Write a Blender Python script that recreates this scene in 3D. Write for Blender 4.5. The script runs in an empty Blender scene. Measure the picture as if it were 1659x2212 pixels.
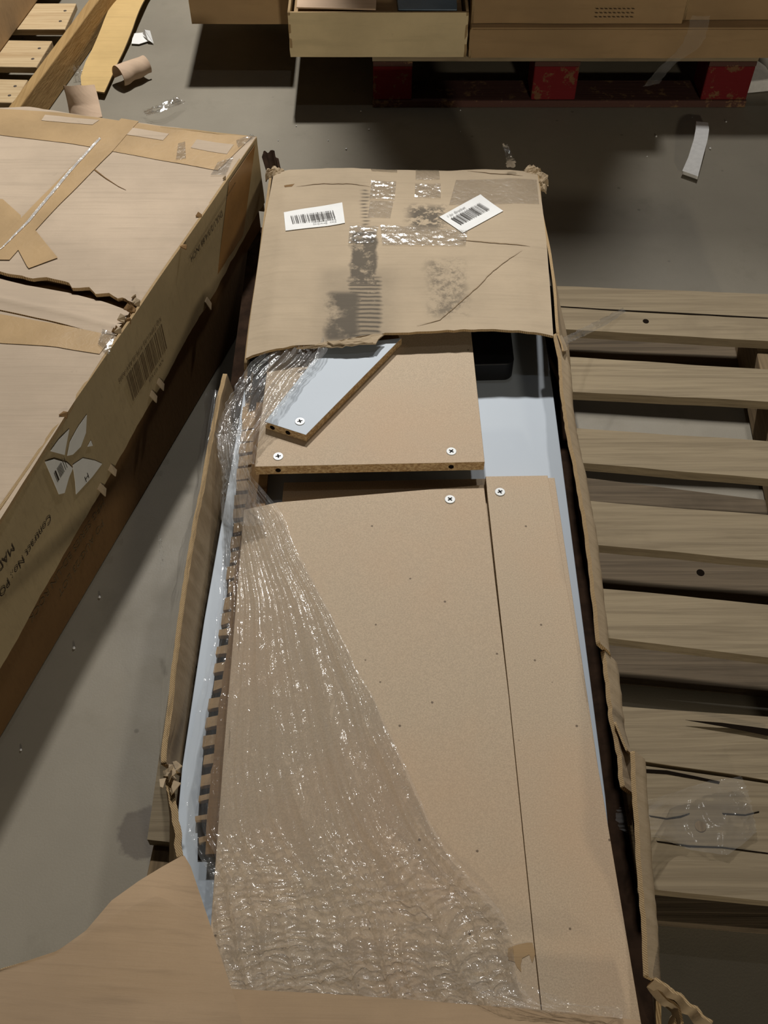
import bpy, bmesh, math, random
from mathutils import Vector, noise, Matrix

S = bpy.context.scene
C = bpy.context.collection
R = math.radians

# ---------------------------------------------------------------- camera, world, lamps, exposure
cam_data = bpy.data.cameras.new('camera')
cam_data.sensor_fit = 'VERTICAL'
cam_data.sensor_height = 36.0
cam_data.lens = 36.0 * 2200 / 2212
cam = bpy.data.objects.new('camera', cam_data)
C.objects.link(cam)
cam.location = (0, 0, 1.474)
cam.rotation_euler = (R(90 - 52.2), 0, 0)
cam_data.clip_start = 0.02
S.camera = cam

world = bpy.data.worlds.new('warehouse_air')
S.world = world
world.use_nodes = True
world.node_tree.nodes['Background'].inputs[0].default_value = (1.0, 0.87, 0.70, 1)
world.node_tree.nodes['Background'].inputs[1].default_value = 0.011


def lamp(name, loc, target, size, power, col):
    d = bpy.data.lights.new(name, 'AREA')
    d.shape = 'RECTANGLE'
    d.size, d.size_y = size
    d.energy = power
    d.color = col
    o = bpy.data.objects.new(name, d)
    C.objects.link(o)
    o.location = loc
    o.rotation_euler = (Vector(target) - Vector(loc)).to_track_quat('-Z', 'Y').to_euler()
    return o


lamp('high_bay_lamp', (-0.25, 3.35, 3.1), (-0.25, 2.9, 0), (0.16, 0.16), 122, (1.0, 0.975, 0.93))
lamp('high_bay_lamp', (0.92, 3.42, 3.1), (0.92, 3.0, 0), (0.16, 0.16), 36, (1.0, 0.975, 0.93))
lamp('film_glint_lamp', (0.15, 1.95, 5.6), (0.15, 1.95, 0), (0.05, 0.05), 7, (1.0, 0.98, 0.95))  # small unseen lamp added for glints on the film
lamp('aisle_lamp', (1.6, -6.0, 2.2), (0.0, 2.3, 0.2), (0.4, 0.3), 150, (1.0, 0.89, 0.70))

S.view_settings.view_transform = 'Standard'
S.view_settings.look = 'None'
S.view_settings.exposure = 0.0
S.view_settings.gamma = 1.0
S.view_settings.use_curve_mapping = False


# ---------------------------------------------------------------- object helpers
def tag(o, label=None, cat=None, group=None, kind=None):
    if label: o['label'] = label
    if cat: o['category'] = cat
    if group: o['group'] = group
    if kind: o['kind'] = kind
    return o


def thing(name, loc, label, cat, group=None):
    o = bpy.data.objects.new(name, None)
    o.empty_display_size = 0.05
    C.objects.link(o)
    o.location = loc
    return tag(o, label, cat, group)


def base_of(p):
    v = Vector((0, 0, 0))
    while p is not None:
        v += p.location
        p = p.parent
    return v


def obj(name, verts, faces, mats, parent=None, smooth=False, fmat=None, origin=None):
    off = base_of(parent)
    if parent is None and origin is not None:
        off = Vector(origin)
    me = bpy.data.meshes.new(name)
    me.from_pydata([tuple(Vector(v) - off) for v in verts], [], faces)
    if not isinstance(mats, (list, tuple)): mats = [mats]
    for m in mats: me.materials.append(m)
    if fmat:
        for p, k in zip(me.polygons, fmat): p.material_index = k
    if smooth:
        for p in me.polygons: p.use_smooth = True
    me.update()
    o = bpy.data.objects.new(name, me)
    C.objects.link(o)
    if parent is not None:
        o.parent = parent
    elif origin is not None:
        o.location = origin
    return o


def bevel(o, w=0.0015, seg=2):
    m = o.modifiers.new('bevel', 'BEVEL')
    m.width = w; m.segments = seg; m.limit_method = 'ANGLE'; m.angle_limit = R(40)
    return o


def prism(top, bottom, side=0):
    """closed solid between two matching rings, both counter-clockwise seen from above"""
    n = len(top)
    v = [tuple(p) for p in top] + [tuple(p) for p in bottom]
    f = [tuple(range(n)), tuple(range(2 * n - 1, n - 1, -1))]
    fm = [0, 0]
    for i in range(n):
        j = (i + 1) % n
        f.append((i, n + i, n + j, j)); fm.append(side)
    return v, f, fm


def ccw(pts):
    a = sum(pts[i][0] * pts[(i + 1) % len(pts)][1] - pts[(i + 1) % len(pts)][0] * pts[i][1] for i in range(len(pts)))
    return list(pts) if a > 0 else list(reversed(pts))


def slab(name, pts, thick, mats, parent=None, side=0, bev=0.001, origin=None):
    top = ccw(pts)
    bot = [(p[0], p[1], p[2] - thick) for p in top]
    v, f, fm = prism(top, bot, side)
    o = obj(name, v, f, mats, parent, fmat=fm, origin=origin)
    if bev: bevel(o, bev)
    return o


def box(name, lo, hi, mats, parent=None, bev=0.001, origin=None):
    return slab(name, [(lo[0], lo[1], hi[2]), (hi[0], lo[1], hi[2]), (hi[0], hi[1], hi[2]), (lo[0], hi[1], hi[2])],
                hi[2] - lo[2], mats, parent, bev=bev, origin=origin)


def torn(pts, amp=0.003, step=0.012, seed=1):
    """a polyline resampled with a ragged sideways jitter; the ends stay"""
    rnd = random.Random(seed)
    out = [tuple(pts[0])]
    for a, b in zip(pts[:-1], pts[1:]):
        a = Vector(a); b = Vector(b)
        d = b - a
        n = max(1, int(d.length / step))
        s = Vector((-d.y, d.x, 0)).normalized() if (abs(d.x) + abs(d.y)) > 1e-6 else Vector((1, 0, 0))
        for k in range(1, n + 1):
            p = a + d * (k / n)
            if k < n: p = p + s * rnd.uniform(-amp, amp) + d * rnd.uniform(-.3, .3) / n
            out.append(tuple(p))
    return out


def lerp_poly(pts, t):
    """point at arclength fraction t of a polyline"""
    L = [0]
    for a, b in zip(pts[:-1], pts[1:]): L.append(L[-1] + (Vector(b) - Vector(a)).length)
    s = t * L[-1]
    for i in range(len(pts) - 1):
        if s <= L[i + 1] or i == len(pts) - 2:
            k = (s - L[i]) / max(1e-9, L[i + 1] - L[i])
            return Vector(pts[i]).lerp(Vector(pts[i + 1]), min(1, max(0, k)))


def sheet(name, fn, nu, nv, thick, mats, parent=None, side=0, smooth=True, origin=None, kind=None):
    """a thin closed sheet: fn(u, v) gives its upper face, the lower face is offset along the normal"""
    P = [[Vector(fn(i / nu, j / nv)) for i in range(nu + 1)] for j in range(nv + 1)]
    top = []; bot = []
    for j in range(nv + 1):
        for i in range(nu + 1):
            du = P[j][min(nu, i + 1)] - P[j][max(0, i - 1)]
            dv = P[min(nv, j + 1)][i] - P[max(0, j - 1)][i]
            n = du.cross(dv)
            n = n.normalized() if n.length > 1e-12 else Vector((0, 0, 1))
            top.append(P[j][i]); bot.append(P[j][i] - n * thick)
    W = nu + 1; N = len(top)
    f = []; fm = []
    for j in range(nv):
        for i in range(nu):
            a = j * W + i
            f.append((a, a + 1, a + W + 1, a + W)); fm.append(0)
            if thick: f.append((N + a, N + a + W, N + a + W + 1, N + a + 1)); fm.append(0)
    if thick:
        ring = [i for i in range(nu)] + [j * W + nu for j in range(nv)] + [nv * W + i for i in range(nu, 0, -1)] + [j * W for j in range(nv, 0, -1)]
        for k in range(len(ring)):
            a = ring[k]; b = ring[(k + 1) % len(ring)]
            f.append((a, N + a, N + b, b)); fm.append(side)
    o = obj(name, top + bot if thick else top, f, mats, parent, smooth=smooth, fmat=fm, origin=origin)
    if smooth and thick:
        es = o.data.attributes.new('sharp_edge', 'BOOLEAN', 'EDGE') if 'sharp_edge' not in o.data.attributes else o.data.attributes['sharp_edge']
        rim = set()
        for k in range(len(ring)):
            a = ring[k]; b = ring[(k + 1) % len(ring)]
            rim.add((min(a, b), max(a, b))); rim.add((min(N + a, N + b), max(N + a, N + b)))
        for e in o.data.edges:
            k = (min(e.vertices), max(e.vertices))
            if k in rim: es.data[e.index].value = True
    if kind: o['kind'] = kind
    return o


def disc(name, c, r, h, mat, parent=None, n=20, nrm=(0, 0, 1), bev=0.0):
    """short cylinder standing on c along nrm"""
    q = Vector((0, 0, 1)).rotation_difference(Vector(nrm))
    v = []
    for k, (rr, z) in enumerate(((r, 0), (r, h * .7), (r * .94, h))):
        for i in range(n):
            a = 2 * math.pi * i / n
            v.append(Vector(c) + q @ Vector((rr * math.cos(a), rr * math.sin(a), z)))
    f = [tuple(range(n - 1, -1, -1)), tuple(range(2 * n, 3 * n))]
    for k in range(2):
        for i in range(n):
            j = (i + 1) % n
            f.append((k * n + i, k * n + j, (k + 1) * n + j, (k + 1) * n + i))
    return obj(name, v, f, mat, parent)


def text(name, s, origin, xdir, ydir, size, mat, parent, align='LEFT'):
    """flat print: font outlines turned into a mesh lying on a face"""
    cu = bpy.data.curves.new('print', 'FONT')
    cu.body = s; cu.size = size; cu.align_x = align; cu.resolution_u = 2
    t = bpy.data.objects.new('print', cu)
    C.objects.link(t)
    dg = bpy.context.evaluated_depsgraph_get()
    me = bpy.data.meshes.new_from_object(t.evaluated_get(dg))
    bpy.data.objects.remove(t)
    x = Vector(xdir).normalized(); y = Vector(ydir)
    y = (y - x * y.dot(x)).normalized()
    v = [Vector(origin) + x * p.co.x + y * p.co.y for p in me.vertices]
    f = [tuple(p.vertices) for p in me.polygons]
    bpy.data.meshes.remove(me)
    return obj(name, v, f, mat, parent)


def barcode(name, origin, xdir, ydir, w, h, mat, parent, seed=3, n=34):
    rnd = random.Random(seed)
    x = Vector(xdir).normalized(); y = Vector(ydir)
    y = (y - x * y.dot(x)).normalized()
    v = []; f = []; s = 0.0
    unit = w / (n * 3.1)
    while s < w - unit:
        b = unit * rnd.choice((1, 1, 2, 3)); g = unit * rnd.choice((1, 1, 2, 3))
        e = min(w, s + b)
        o = Vector(origin); k = len(v)
        v += [o + x * s, o + x * e, o + x * e + y * h, o + x * s + y * h]
        f.append((k, k + 1, k + 2, k + 3))
        s += b + g
    return obj(name, v, f, mat, parent)


# ---------------------------------------------------------------- node helpers
class NT:
    def __init__(self, name):
        self.m = bpy.data.materials.new(name)
        self.m.use_nodes = True
        self.t = self.m.node_tree
        self.b = self.t.nodes['Principled BSDF']
        self.out = self.t.nodes['Material Output']
        self._co = None

    def n(self, typ, **kw):
        o = self.t.nodes.new(typ)
        for k, v in kw.items(): setattr(o, k, v)
        return o

    def link(self, a, b): self.t.links.new(a, b)

    def co(self):
        if self._co is None: self._co = self.n('ShaderNodeTexCoord').outputs['Object']
        return self._co

    def xyz(self):
        s = self.n('ShaderNodeSeparateXYZ'); self.link(self.co(), s.inputs[0])
        return s.outputs

    def scaled(self, sc, rot=(0, 0, 0), rand=False):
        mp = self.n('ShaderNodeMapping')
        mp.inputs['Scale'].default_value = sc
        mp.inputs['Rotation'].default_value = rot
        self.link(self.co(), mp.inputs['Vector'])
        if rand:
            oi = self.n('ShaderNodeObjectInfo')
            mu = self.math('MULTIPLY', oi.outputs['Random'], 37.0)
            self.link(mu, mp.inputs['Location'])
        return mp.outputs[0]

    def noise(self, vec=None, scale=5.0, detail=4.0, rough=.55, dist=0.0):
        o = self.n('ShaderNodeTexNoise')
        o.inputs['Scale'].default_value = scale; o.inputs['Detail'].default_value = detail
        o.inputs['Roughness'].default_value = rough; o.inputs['Distortion'].default_value = dist
        self.link(vec if vec is not None else self.co(), o.inputs['Vector'])
        return o.outputs['Fac']

    def math(self, op, a, b=None, clamp=False):
        o = self.n('ShaderNodeMath', operation=op); o.use_clamp = clamp
        for i, x in enumerate((a, b)):
            if x is None: continue
            if isinstance(x, (int, float)): o.inputs[i].default_value = x
            else: self.link(x, o.inputs[i])
        return o.outputs[0]

    def step(self, x, a, b, lo=0.0, hi=1.0):
        o = self.n('ShaderNodeMapRange', interpolation_type='SMOOTHSTEP')
        self.link(x, o.inputs['Value'])
        o.inputs['From Min'].default_value = a; o.inputs['From Max'].default_value = b
        o.inputs['To Min'].default_value = lo; o.inputs['To Max'].default_value = hi
        return o.outputs['Result']

    def rect(self, x, y, x0, x1, y0, y1, s=0.01):
        a = self.math('MULTIPLY', self.step(x, x0 - s, x0 + s), self.step(x, x1 - s, x1 + s, 1, 0))
        b = self.math('MULTIPLY', self.step(y, y0 - s, y0 + s), self.step(y, y1 - s, y1 + s, 1, 0))
        return self.math('MULTIPLY', a, b)

    def mix(self, fac, a, b, mode='MIX'):
        o = self.n('ShaderNodeMix', data_type='RGBA', blend_type=mode)
        if isinstance(fac, (int, float)): o.inputs[0].default_value = fac
        else: self.link(fac, o.inputs[0])
        for i, x in ((6, a), (7, b)):
            if isinstance(x, tuple): o.inputs[i].default_value = x if len(x) == 4 else x + (1,)
            else: self.link(x, o.inputs[i])
        return o.outputs[2]

    def bump(self, h, strength=.2, dist=.002):
        o = self.n('ShaderNodeBump')
        o.inputs['Strength'].default_value = strength; o.inputs['Distance'].default_value = dist
        self.link(h, o.inputs['Height']); self.link(o.outputs[0], self.b.inputs['Normal'])

    def done(self, col, rough=.8, spec=.3):
        if isinstance(col, tuple): self.b.inputs['Base Color'].default_value = col if len(col) == 4 else col + (1,)
        else: self.link(col, self.b.inputs['Base Color'])
        if isinstance(rough, (int, float)): self.b.inputs['Roughness'].default_value = rough
        else: self.link(rough, self.b.inputs['Roughness'])
        self.b.inputs['Specular IOR Level'].default_value = spec
        return self.m


def lin(r, g, b):
    f = lambda c: (c / 255 / 12.92) if c / 255 <= .04045 else ((c / 255 + .055) / 1.055) ** 2.4
    return (f(r), f(g), f(b))


def sc(c, k): return tuple(x * k for x in c)


def cardboard(name, col, rot=0.0, dirt=0.35):
    N = NT(name)
    v = N.scaled((1, 1, 1), (0, 0, rot))
    big = N.noise(v, 4.0, 5, .6)
    st = N.noise(N.scaled((5, 130, 40), (0, 0, rot)), 1.0, 4, .6)
    fine = N.noise(v, 420, 3, .6)
    c = N.mix(N.step(big, .3, .72), sc(col, .86), sc(col, 1.1))
    c = N.mix(N.math('MULTIPLY', N.step(st, .48, .75), .5), c, sc(col, .74))
    c = N.mix(N.math('MULTIPLY', fine, .25), c, sc(col, .7))
    sp = N.noise(v, 17, 6, .7)
    c = N.mix(N.math('MULTIPLY', N.step(sp, .62, .78), dirt), c, sc(col, .42))
    h = N.math('ADD', N.math('MULTIPLY', st, .6), N.math('MULTIPLY', big, 1.6))
    N.bump(h, .35, .003)
    return N.done(c, .82, .25)


KRAFT = lin(196, 168, 132)
M = {}
M['kraft'] = cardboard('kraft_cardboard', lin(180, 160, 132))
M['kraft_pale'] = cardboard('pale_cardboard', lin(189, 170, 148), R(-12))
M['kraft_light'] = cardboard('light_carton_cardboard', lin(216, 198, 160))  # lightened so the open carton's front looks more strongly lit
M['body_brown'] = cardboard('brown_carton_body', lin(112, 84, 52), R(-12), .3)  # brown deepened to paint the shade on the lower body
M['kraft_warm'] = cardboard('warm_cardboard', lin(168, 140, 104))
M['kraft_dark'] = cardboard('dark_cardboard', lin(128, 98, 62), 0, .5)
M['kraft_yellow'] = cardboard('yellow_cardboard', lin(200, 170, 116), .5, .1)
M['kraft_pink'] = cardboard('pinkish_cardboard', lin(205, 178, 152), .2, .1)
M['kraft_side'] = cardboard('carton_side_cardboard', lin(172, 154, 120), R(-12))
M['kraft_flap'] = cardboard('flap_cardboard', lin(172, 146, 116), .3, .12)


def corrugated():
    N = NT('corrugated_edge')
    x, y, z = N.xyz()
    w = N.math('SINE', N.math('MULTIPLY', N.math('ADD', x, y), 2300.0))
    nz = N.noise(None, 260, 3, .6)
    c = N.mix(N.step(N.math('ADD', w, N.math('MULTIPLY', nz, 2.0)), .6, 1.6), lin(178, 154, 118), lin(138, 114, 82))
    return N.done(c, .9, .1)


M['edge'] = corrugated()


def particle_face():
    N = NT('hardboard_face')
    a = N.noise(None, 1100, 2, .6); b = N.noise(None, 520, 3, .6); g = N.noise(None, 3.0, 4, .6)
    base = lin(187, 167, 141)
    c = N.mix(N.step(b, .34, .68), sc(base, .88), sc(base, 1.08))
    c = N.mix(N.math('MULTIPLY', N.step(a, .52, .7), .55), c, sc(base, .62))
    c = N.mix(N.math('MULTIPLY', N.step(a, .25, .38, 1, 0), .4), c, lin(222, 200, 166))
    c = N.mix(N.math('MULTIPLY', N.step(g, .4, .75), .35), c, lin(196, 158, 122))
    sp = N.n('ShaderNodeTexVoronoi'); sp.inputs['Scale'].default_value = 26
    N.link(N.co(), sp.inputs['Vector'])
    c = N.mix(N.step(sp.outputs['Distance'], .035, .055, .75, 0), c, lin(70, 52, 34))
    N.bump(b, .12, .001)
    return N.done(c, .62, .3)


M['board'] = particle_face()


def chip_edge():
    N = NT('chipboard_edge')
    a = N.noise(N.scaled((1, 1, 1.6)), 190, 4, .7); b = N.noise(None, 70, 3, .6)
    c = N.mix(N.step(a, .38, .62), lin(146, 118, 84), lin(190, 165, 126))
    c = N.mix(N.math('MULTIPLY', N.step(b, .5, .7), .6), c, lin(150, 116, 74))
    c = N.mix(N.step(a, .68, .74), c, lin(84, 58, 36))
    N.bump(a, .5, .001)
    return N.done(c, .8, .2)


M['chip'] = chip_edge()


def simple(name, col, rough=.5, spec=.4, var=.08, scale=20, metal=0):
    N = NT(name)
    g = N.noise(None, scale, 4, .6)
    c = N.mix(N.step(g, .3, .7), sc(col, 1 - var), sc(col, 1 + var))
    N.b.inputs['Metallic'].default_value = metal
    return N.done(c, rough, spec)


M['white'] = simple('white_laminate', lin(178, 188, 199), .5, .4, .02, 6)
M['paper'] = simple('white_paper', lin(226, 226, 224), .7, .2, .02, 60)
M['foam'] = simple('white_foam', lin(226, 226, 226), .75, .2, .05, 90)
M['ink'] = simple('faded_black_ink', lin(58, 50, 42), .8, .1, .3, 120)
M['ink_label'] = simple('grey_label_print', lin(112, 110, 108), .8, .1, .2, 120)
M['ink_soft'] = simple('faint_ink', lin(104, 88, 66), .8, .1, .2, 120)
M['black'] = simple('black_plastic', (.004, .004, .005), .5, .2, .2, 10)
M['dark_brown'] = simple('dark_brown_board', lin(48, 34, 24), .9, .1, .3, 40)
M['crease_brown'] = simple('crease_brown', lin(132, 112, 88), .9, .1, .2, 80)
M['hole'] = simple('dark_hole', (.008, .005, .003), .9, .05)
M['cam_white'] = simple('zinc_white_plastic', lin(205, 208, 208), .35, .6, .04, 200)
M['cam_dark'] = simple('cross_slot', lin(26, 24, 22), .6, .3)
M['blue'] = simple('blue_grey_plastic', lin(104, 128, 150), .4, .5)
M['grey_metal'] = simple('old_nail_steel', lin(92, 84, 78), .5, .5, .2, 300, .6)


def wood(name, col, dark, red=None, axis=0):
    N = NT(name)
    s1 = [75, 75, 75]; s1[axis] = 2.6
    s2 = [160, 160, 160]; s2[axis] = 3.5
    g = N.noise(N.scaled(tuple(s1), rand=True), 1.0, 5, .65, .9)
    f = N.noise(N.scaled(tuple(s2), rand=True), 1.0, 3, .6)
    b = N.noise(N.scaled((1, 1, 1), rand=True), 4.5, 5, .6)
    oi = N.n('ShaderNodeObjectInfo').outputs['Random']
    c = N.mix(N.math('MULTIPLY', N.step(g, .34, .74), .75), sc(col, 1.06), dark)
    c = N.mix(N.math('MULTIPLY', N.step(f, .5, .75), .3), c, sc(dark, .72))
    c = N.mix(N.math('MULTIPLY', N.step(b, .5, .75), .5), c, sc(dark, .95))
    c = N.mix(N.math('MULTIPLY', oi, .3), c, sc(dark, .9))
    if red is not None:
        w = N.noise(None, 26, 5, .7)
        c = N.mix(N.step(w, .36, .44, 0, 1), c, red)
    N.bump(N.math('ADD', g, f), .45, .002)
    return N.done(c, .85, .2)


M['slat'] = wood('grey_weathered_wood', lin(146, 132, 108), lin(112, 99, 80))
M['slat_low'] = wood('shade_darkened_wood', lin(112, 98, 80), lin(74, 64, 52))  # bottom boards coloured darker to paint the shade below the deck
M['slat_y'] = wood('grey_weathered_wood_lengthwise', lin(140, 120, 92), lin(96, 80, 60), axis=1)
M['pine'] = wood('pale_pine', lin(200, 178, 142), lin(164, 136, 98))
M['pine_y'] = wood('pale_pine_stringer', lin(174, 144, 98), lin(142, 112, 70), axis=1)
M['red_block'] = wood('red_painted_block', lin(120, 88, 60), lin(84, 56, 40), lin(104, 26, 30))
M['red_board'] = wood('worn_red_board', lin(150, 118, 84), lin(78, 60, 50), lin(84, 58, 52))


def floor_mat():
    N = NT('concrete_floor')
    a = N.noise(None, 1.6, 6, .6); b = N.noise(None, 9, 6, .65); f = N.noise(None, 300, 3, .6)
    base = lin(136, 129, 115)
    c = N.mix(N.step(a, .3, .72), sc(base, .84), sc(base, 1.1))
    c = N.mix(N.math('MULTIPLY', N.step(b, .55, .78), .45), c, lin(112, 106, 92))
    c = N.mix(N.math('MULTIPLY', f, .3), c, sc(base, .72))
    sp = N.n('ShaderNodeTexVoronoi'); sp.inputs['Scale'].default_value = 11
    N.link(N.co(), sp.inputs['Vector'])
    c = N.mix(N.step(sp.outputs['Distance'], .03, .06, .5, 0), c, lin(80, 74, 64))
    # damp spot beside the board end, a stain with an edge of its own
    x, y, z = N.xyz()
    dx = N.math('SUBTRACT', x, -.354); dy = N.math("SUBTRACT", y, .545)
    d = N.math('SQRT', N.math('ADD', N.math('MULTIPLY', dx, dx), N.math('MULTIPLY', dy, dy)))
    d = N.math('ADD', d, N.math('MULTIPLY', N.noise(None, 45, 3, .6), .022))
    c = N.mix(N.step(d, .046, .054, .75, 0), c, lin(92, 84, 76))
    N.bump(N.math('ADD', b, f), .12, .002)
    return N.done(c, N.step(b, .3, .7, .5, .68), .35)


M['floor'] = floor_mat()


def film(name, haze=.08, bump=.4, bscale=60, rough=.12, refl=.6, cap=.3, stretch=(1, 1, 1)):
    """clear stretch film: mostly seen through, mirror-like at its folds"""
    N = NT(name)
    tr = N.n('ShaderNodeBsdfTransparent'); tr.inputs[0].default_value = (.985, .985, .98, 1)
    gl = N.n('ShaderNodeBsdfGlossy'); gl.inputs['Roughness'].default_value = rough
    gl.inputs[0].default_value = (1, 1, 1, 1)
    df = N.n('ShaderNodeBsdfDiffuse'); df.inputs[0].default_value = (.85, .85, .85, 1)
    v = N.scaled(stretch)
    a = N.noise(v, bscale, 4, .6, .6); b = N.noise(v, bscale * .35, 3, .55, 1.2)
    bp = N.n('ShaderNodeBump'); bp.inputs['Strength'].default_value = bump; bp.inputs['Distance'].default_value = .004
    N.link(N.math('ADD', a, N.math('MULTIPLY', b, 1.6)), bp.inputs['Height'])
    N.link(bp.outputs[0], gl.inputs['Normal'])
    fr = N.n('ShaderNodeFresnel'); fr.inputs[0].default_value = 1.5
    N.link(bp.outputs[0], fr.inputs['Normal'])
    m1 = N.n('ShaderNodeMixShader'); m1.inputs[0].default_value = haze
    N.link(tr.outputs[0], m1.inputs[1]); N.link(df.outputs[0], m1.inputs[2])
    m2 = N.n('ShaderNodeMixShader')
    N.link(N.math('MINIMUM', N.math('MULTIPLY', fr.outputs[0], refl), cap), m2.inputs[0])
    N.link(m1.outputs[0], m2.inputs[1]); N.link(gl.outputs[0], m2.inputs[2])
    N.link(m2.outputs[0], N.out.inputs['Surface'])
    N.t.nodes.remove(N.b)
    return N.m


M['film'] = film('stretch_film', .055, bump=.6, bscale=75, rough=.10, refl=.9, cap=.32, stretch=(1, .4, 1))
M['film_wad'] = film('bunched_film', .10, bump=.5, bscale=60, rough=.10, refl=.8, cap=.4, stretch=(1, .5, 1))
M['film_thin'] = film('thin_clear_film', .06, bump=.2, bscale=30, rough=.12, refl=.6)
M['clear_tape'] = film('clear_packing_tape', .02, bump=.22, bscale=120, rough=.12, refl=1.2, cap=.4)


M['seam_tape'] = film('folded_clear_tape', .35, bump=.5, bscale=90, rough=.22, refl=1.5, cap=.5)  # raised white haze paints the bright glint along the seam


def tape_mat(name, col):
    N = NT(name)
    g = N.noise(None, 8, 4, .6); w = N.noise(None, 55, 3, .6, 1.0)
    c = N.mix(N.step(g, .3, .7), sc(col, .88), sc(col, 1.1))
    N.bump(w, .25, .002)
    return N.done(c, .32, .5)


M['tape'] = tape_mat('brown_packing_tape', lin(176, 148, 110))
M['tape_shaded'] = tape_mat('brown_tape_and_shade', lin(150, 112, 66))


def lid_mat():
    """the lid's cardboard with its tyre scuffs, rubbed on at their own places"""
    N = NT('scuffed_lid_cardboard')
    col = lin(178, 160, 135)
    v = N.scaled((1, 1, 1))
    big = N.noise(v, 5.0, 5, .6); st = N.noise(N.scaled((6, 110, 40), (0, 0, .06)), 1.0, 4, .6); fine = N.noise(v, 420, 3, .6)
    c = N.mix(N.step(big, .3, .72), sc(col, .90), sc(col, 1.08))
    c = N.mix(N.math('MULTIPLY', N.step(st, .5, .75), .4), c, sc(col, .78))
    c = N.mix(N.math('MULTIPLY', fine, .2), c, sc(col, .72))
    x, y, z = N.xyz()
    x = N.math('ADD', x, N.math('MULTIPLY', N.math('SUBTRACT', N.noise(v, 30, 3, .6), .5), .02))
    lines = N.step(N.math('SINE', N.math('MULTIPLY', N.math('ADD', y, N.math('MULTIPLY', big, .02)), 560.0)), -.5, .5)
    blot = N.noise(v, 38, 6, .75)
    dust = N.noise(v, 14, 5, .7)
    LX, LY = 0.03, 1.5     # root of the carton, the coordinates below are measured from it
    def r(x0, x1, y0, y1, s=.008): return N.rect(x, y, x0 - LX, x1 - LX, y0 - LY, y1 - LY, s)
    t1 = N.math('MULTIPLY', r(-.060, -.014, 1.405, 1.560, .004), N.math('MAXIMUM', N.math('MULTIPLY', lines, .6), N.step(blot, .33, .5)))
    t0 = N.math('MULTIPLY', r(-.042, -.030, 1.55, 1.70, .006), N.math('MULTIPLY', lines, .8))
    t2 = N.math('MULTIPLY', r(-.100, -.040, 1.258, 1.385, .010), N.step(dust, .28, .52))
    t3 = N.math('MULTIPLY', r(-.062, -.004, 1.258, 1.43, .007), N.math('MULTIPLY', N.math('MAXIMUM', lines, .45), N.step(blot, .24, .45)))
    t4 = N.math('MULTIPLY', r(.046, .115, 1.570, 1.645, .016), N.step(blot, .43, .52))
    t5 = N.math('MULTIPLY', r(.078, .142, 1.32, 1.475, .016), N.math('MULTIPLY', N.step(blot, .42, .62), .75))
    t6 = N.math('MULTIPLY', r(-.115, .02, 1.255, 1.45, .02), N.math('MULTIPLY', dust, .45))
    s = t1
    for t in (t0, t2, t3, t4, t5, t6): s = N.math('MAXIMUM', s, t)
    c = N.mix(N.math('MULTIPLY', s, .86, True), c, lin(74, 68, 60))
    N.bump(N.math('ADD', N.math('MULTIPLY', st, .5), N.math('MULTIPLY', big, 2.2)), .4, .004)
    return N.done(c, .78, .25)


M['lid'] = lid_mat()

# ---------------------------------------------------------------- the setting
fl = box('floor', (-6, -4, -.05), (6, 9, 0), M['floor'], bev=0)
tag(fl, kind='structure')


# ---------------------------------------------------------------- weathered pallet on the right
SLATS = [  # far left, far right, near right, near left corners of the visible run, extended to both ends of the pallet
    ((0.3431, 1.6075), (0.7606, 1.5833), (0.7291, 1.4467), (0.3284, 1.4822)),
    ((0.3600, 1.4025), (0.7115, 1.3703), (0.6926, 1.2882), (0.3500, 1.3120)),
    ((0.3700, 1.2200), (0.6704, 1.1918), (0.6508, 1.1065), (0.3600, 1.1400)),
    ((0.3500, 1.0580), (0.6327, 1.0280), (0.6116, 0.9364), (0.3400, 0.9680)),
    ((0.3300, 0.8850), (0.5925, 0.8533), (0.5710, 0.7602), (0.3200, 0.7960)),
    ((0.3100, 0.6840), (0.5489, 0.6600), (0.5241, 0.5684), (0.3000, 0.6050)),
    ((0.2900, 0.6010), (0.5211, 0.5640), (0.4892, 0.4048), (0.2750, 0.4262)),
]
pal = thing('wooden_pallet', (.22, 1.0, 0), 'weathered grey wooden pallet with split boards lying under the opened carton', 'pallet')


def on_line(a, b, x): return a[1] + (b[1] - a[1]) * (x - a[0]) / (b[0] - a[0])


def pallet_ends(y): return (-0.318 + (y - .55) * .075, 0.700 + (y - .55) * .075)


rnd = random.Random(4)
for k, (fl_, fr, nr, nl) in enumerate(SLATS):
    xl, xr = pallet_ends(fl_[1])
    nx = 26
    far = []; near = []
    for i in range(nx + 1):
        x = xl + (xr - xl) * i / nx
        yf = on_line(fl_, fr, x); yn = on_line(nl, nr, x)
        # sawn edges wander a little; the sixth board bows up where it has split
        yf += .0018 * noise.noise((x * 9, k * 3.1, 0)); yn += .0018 * noise.noise((x * 9, k * 3.1, 7))
        lift = .0
        if k == 5: lift = .008 * max(0, min(1, (x - .36) / .2))
        far.append((x, yf, .14 + lift)); near.append((x, yn, .14))
    def fn(u, v, far=far, near=near):
        a = lerp_poly(near, u); b = lerp_poly(far, u)
        return a.lerp(b, v) + Vector((0, 0, .0008 * noise.noise((a.x * 20, v * 6, k))))
    sheet('slat', fn, 26, 3, .020, M['slat'], pal, smooth=False)
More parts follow.
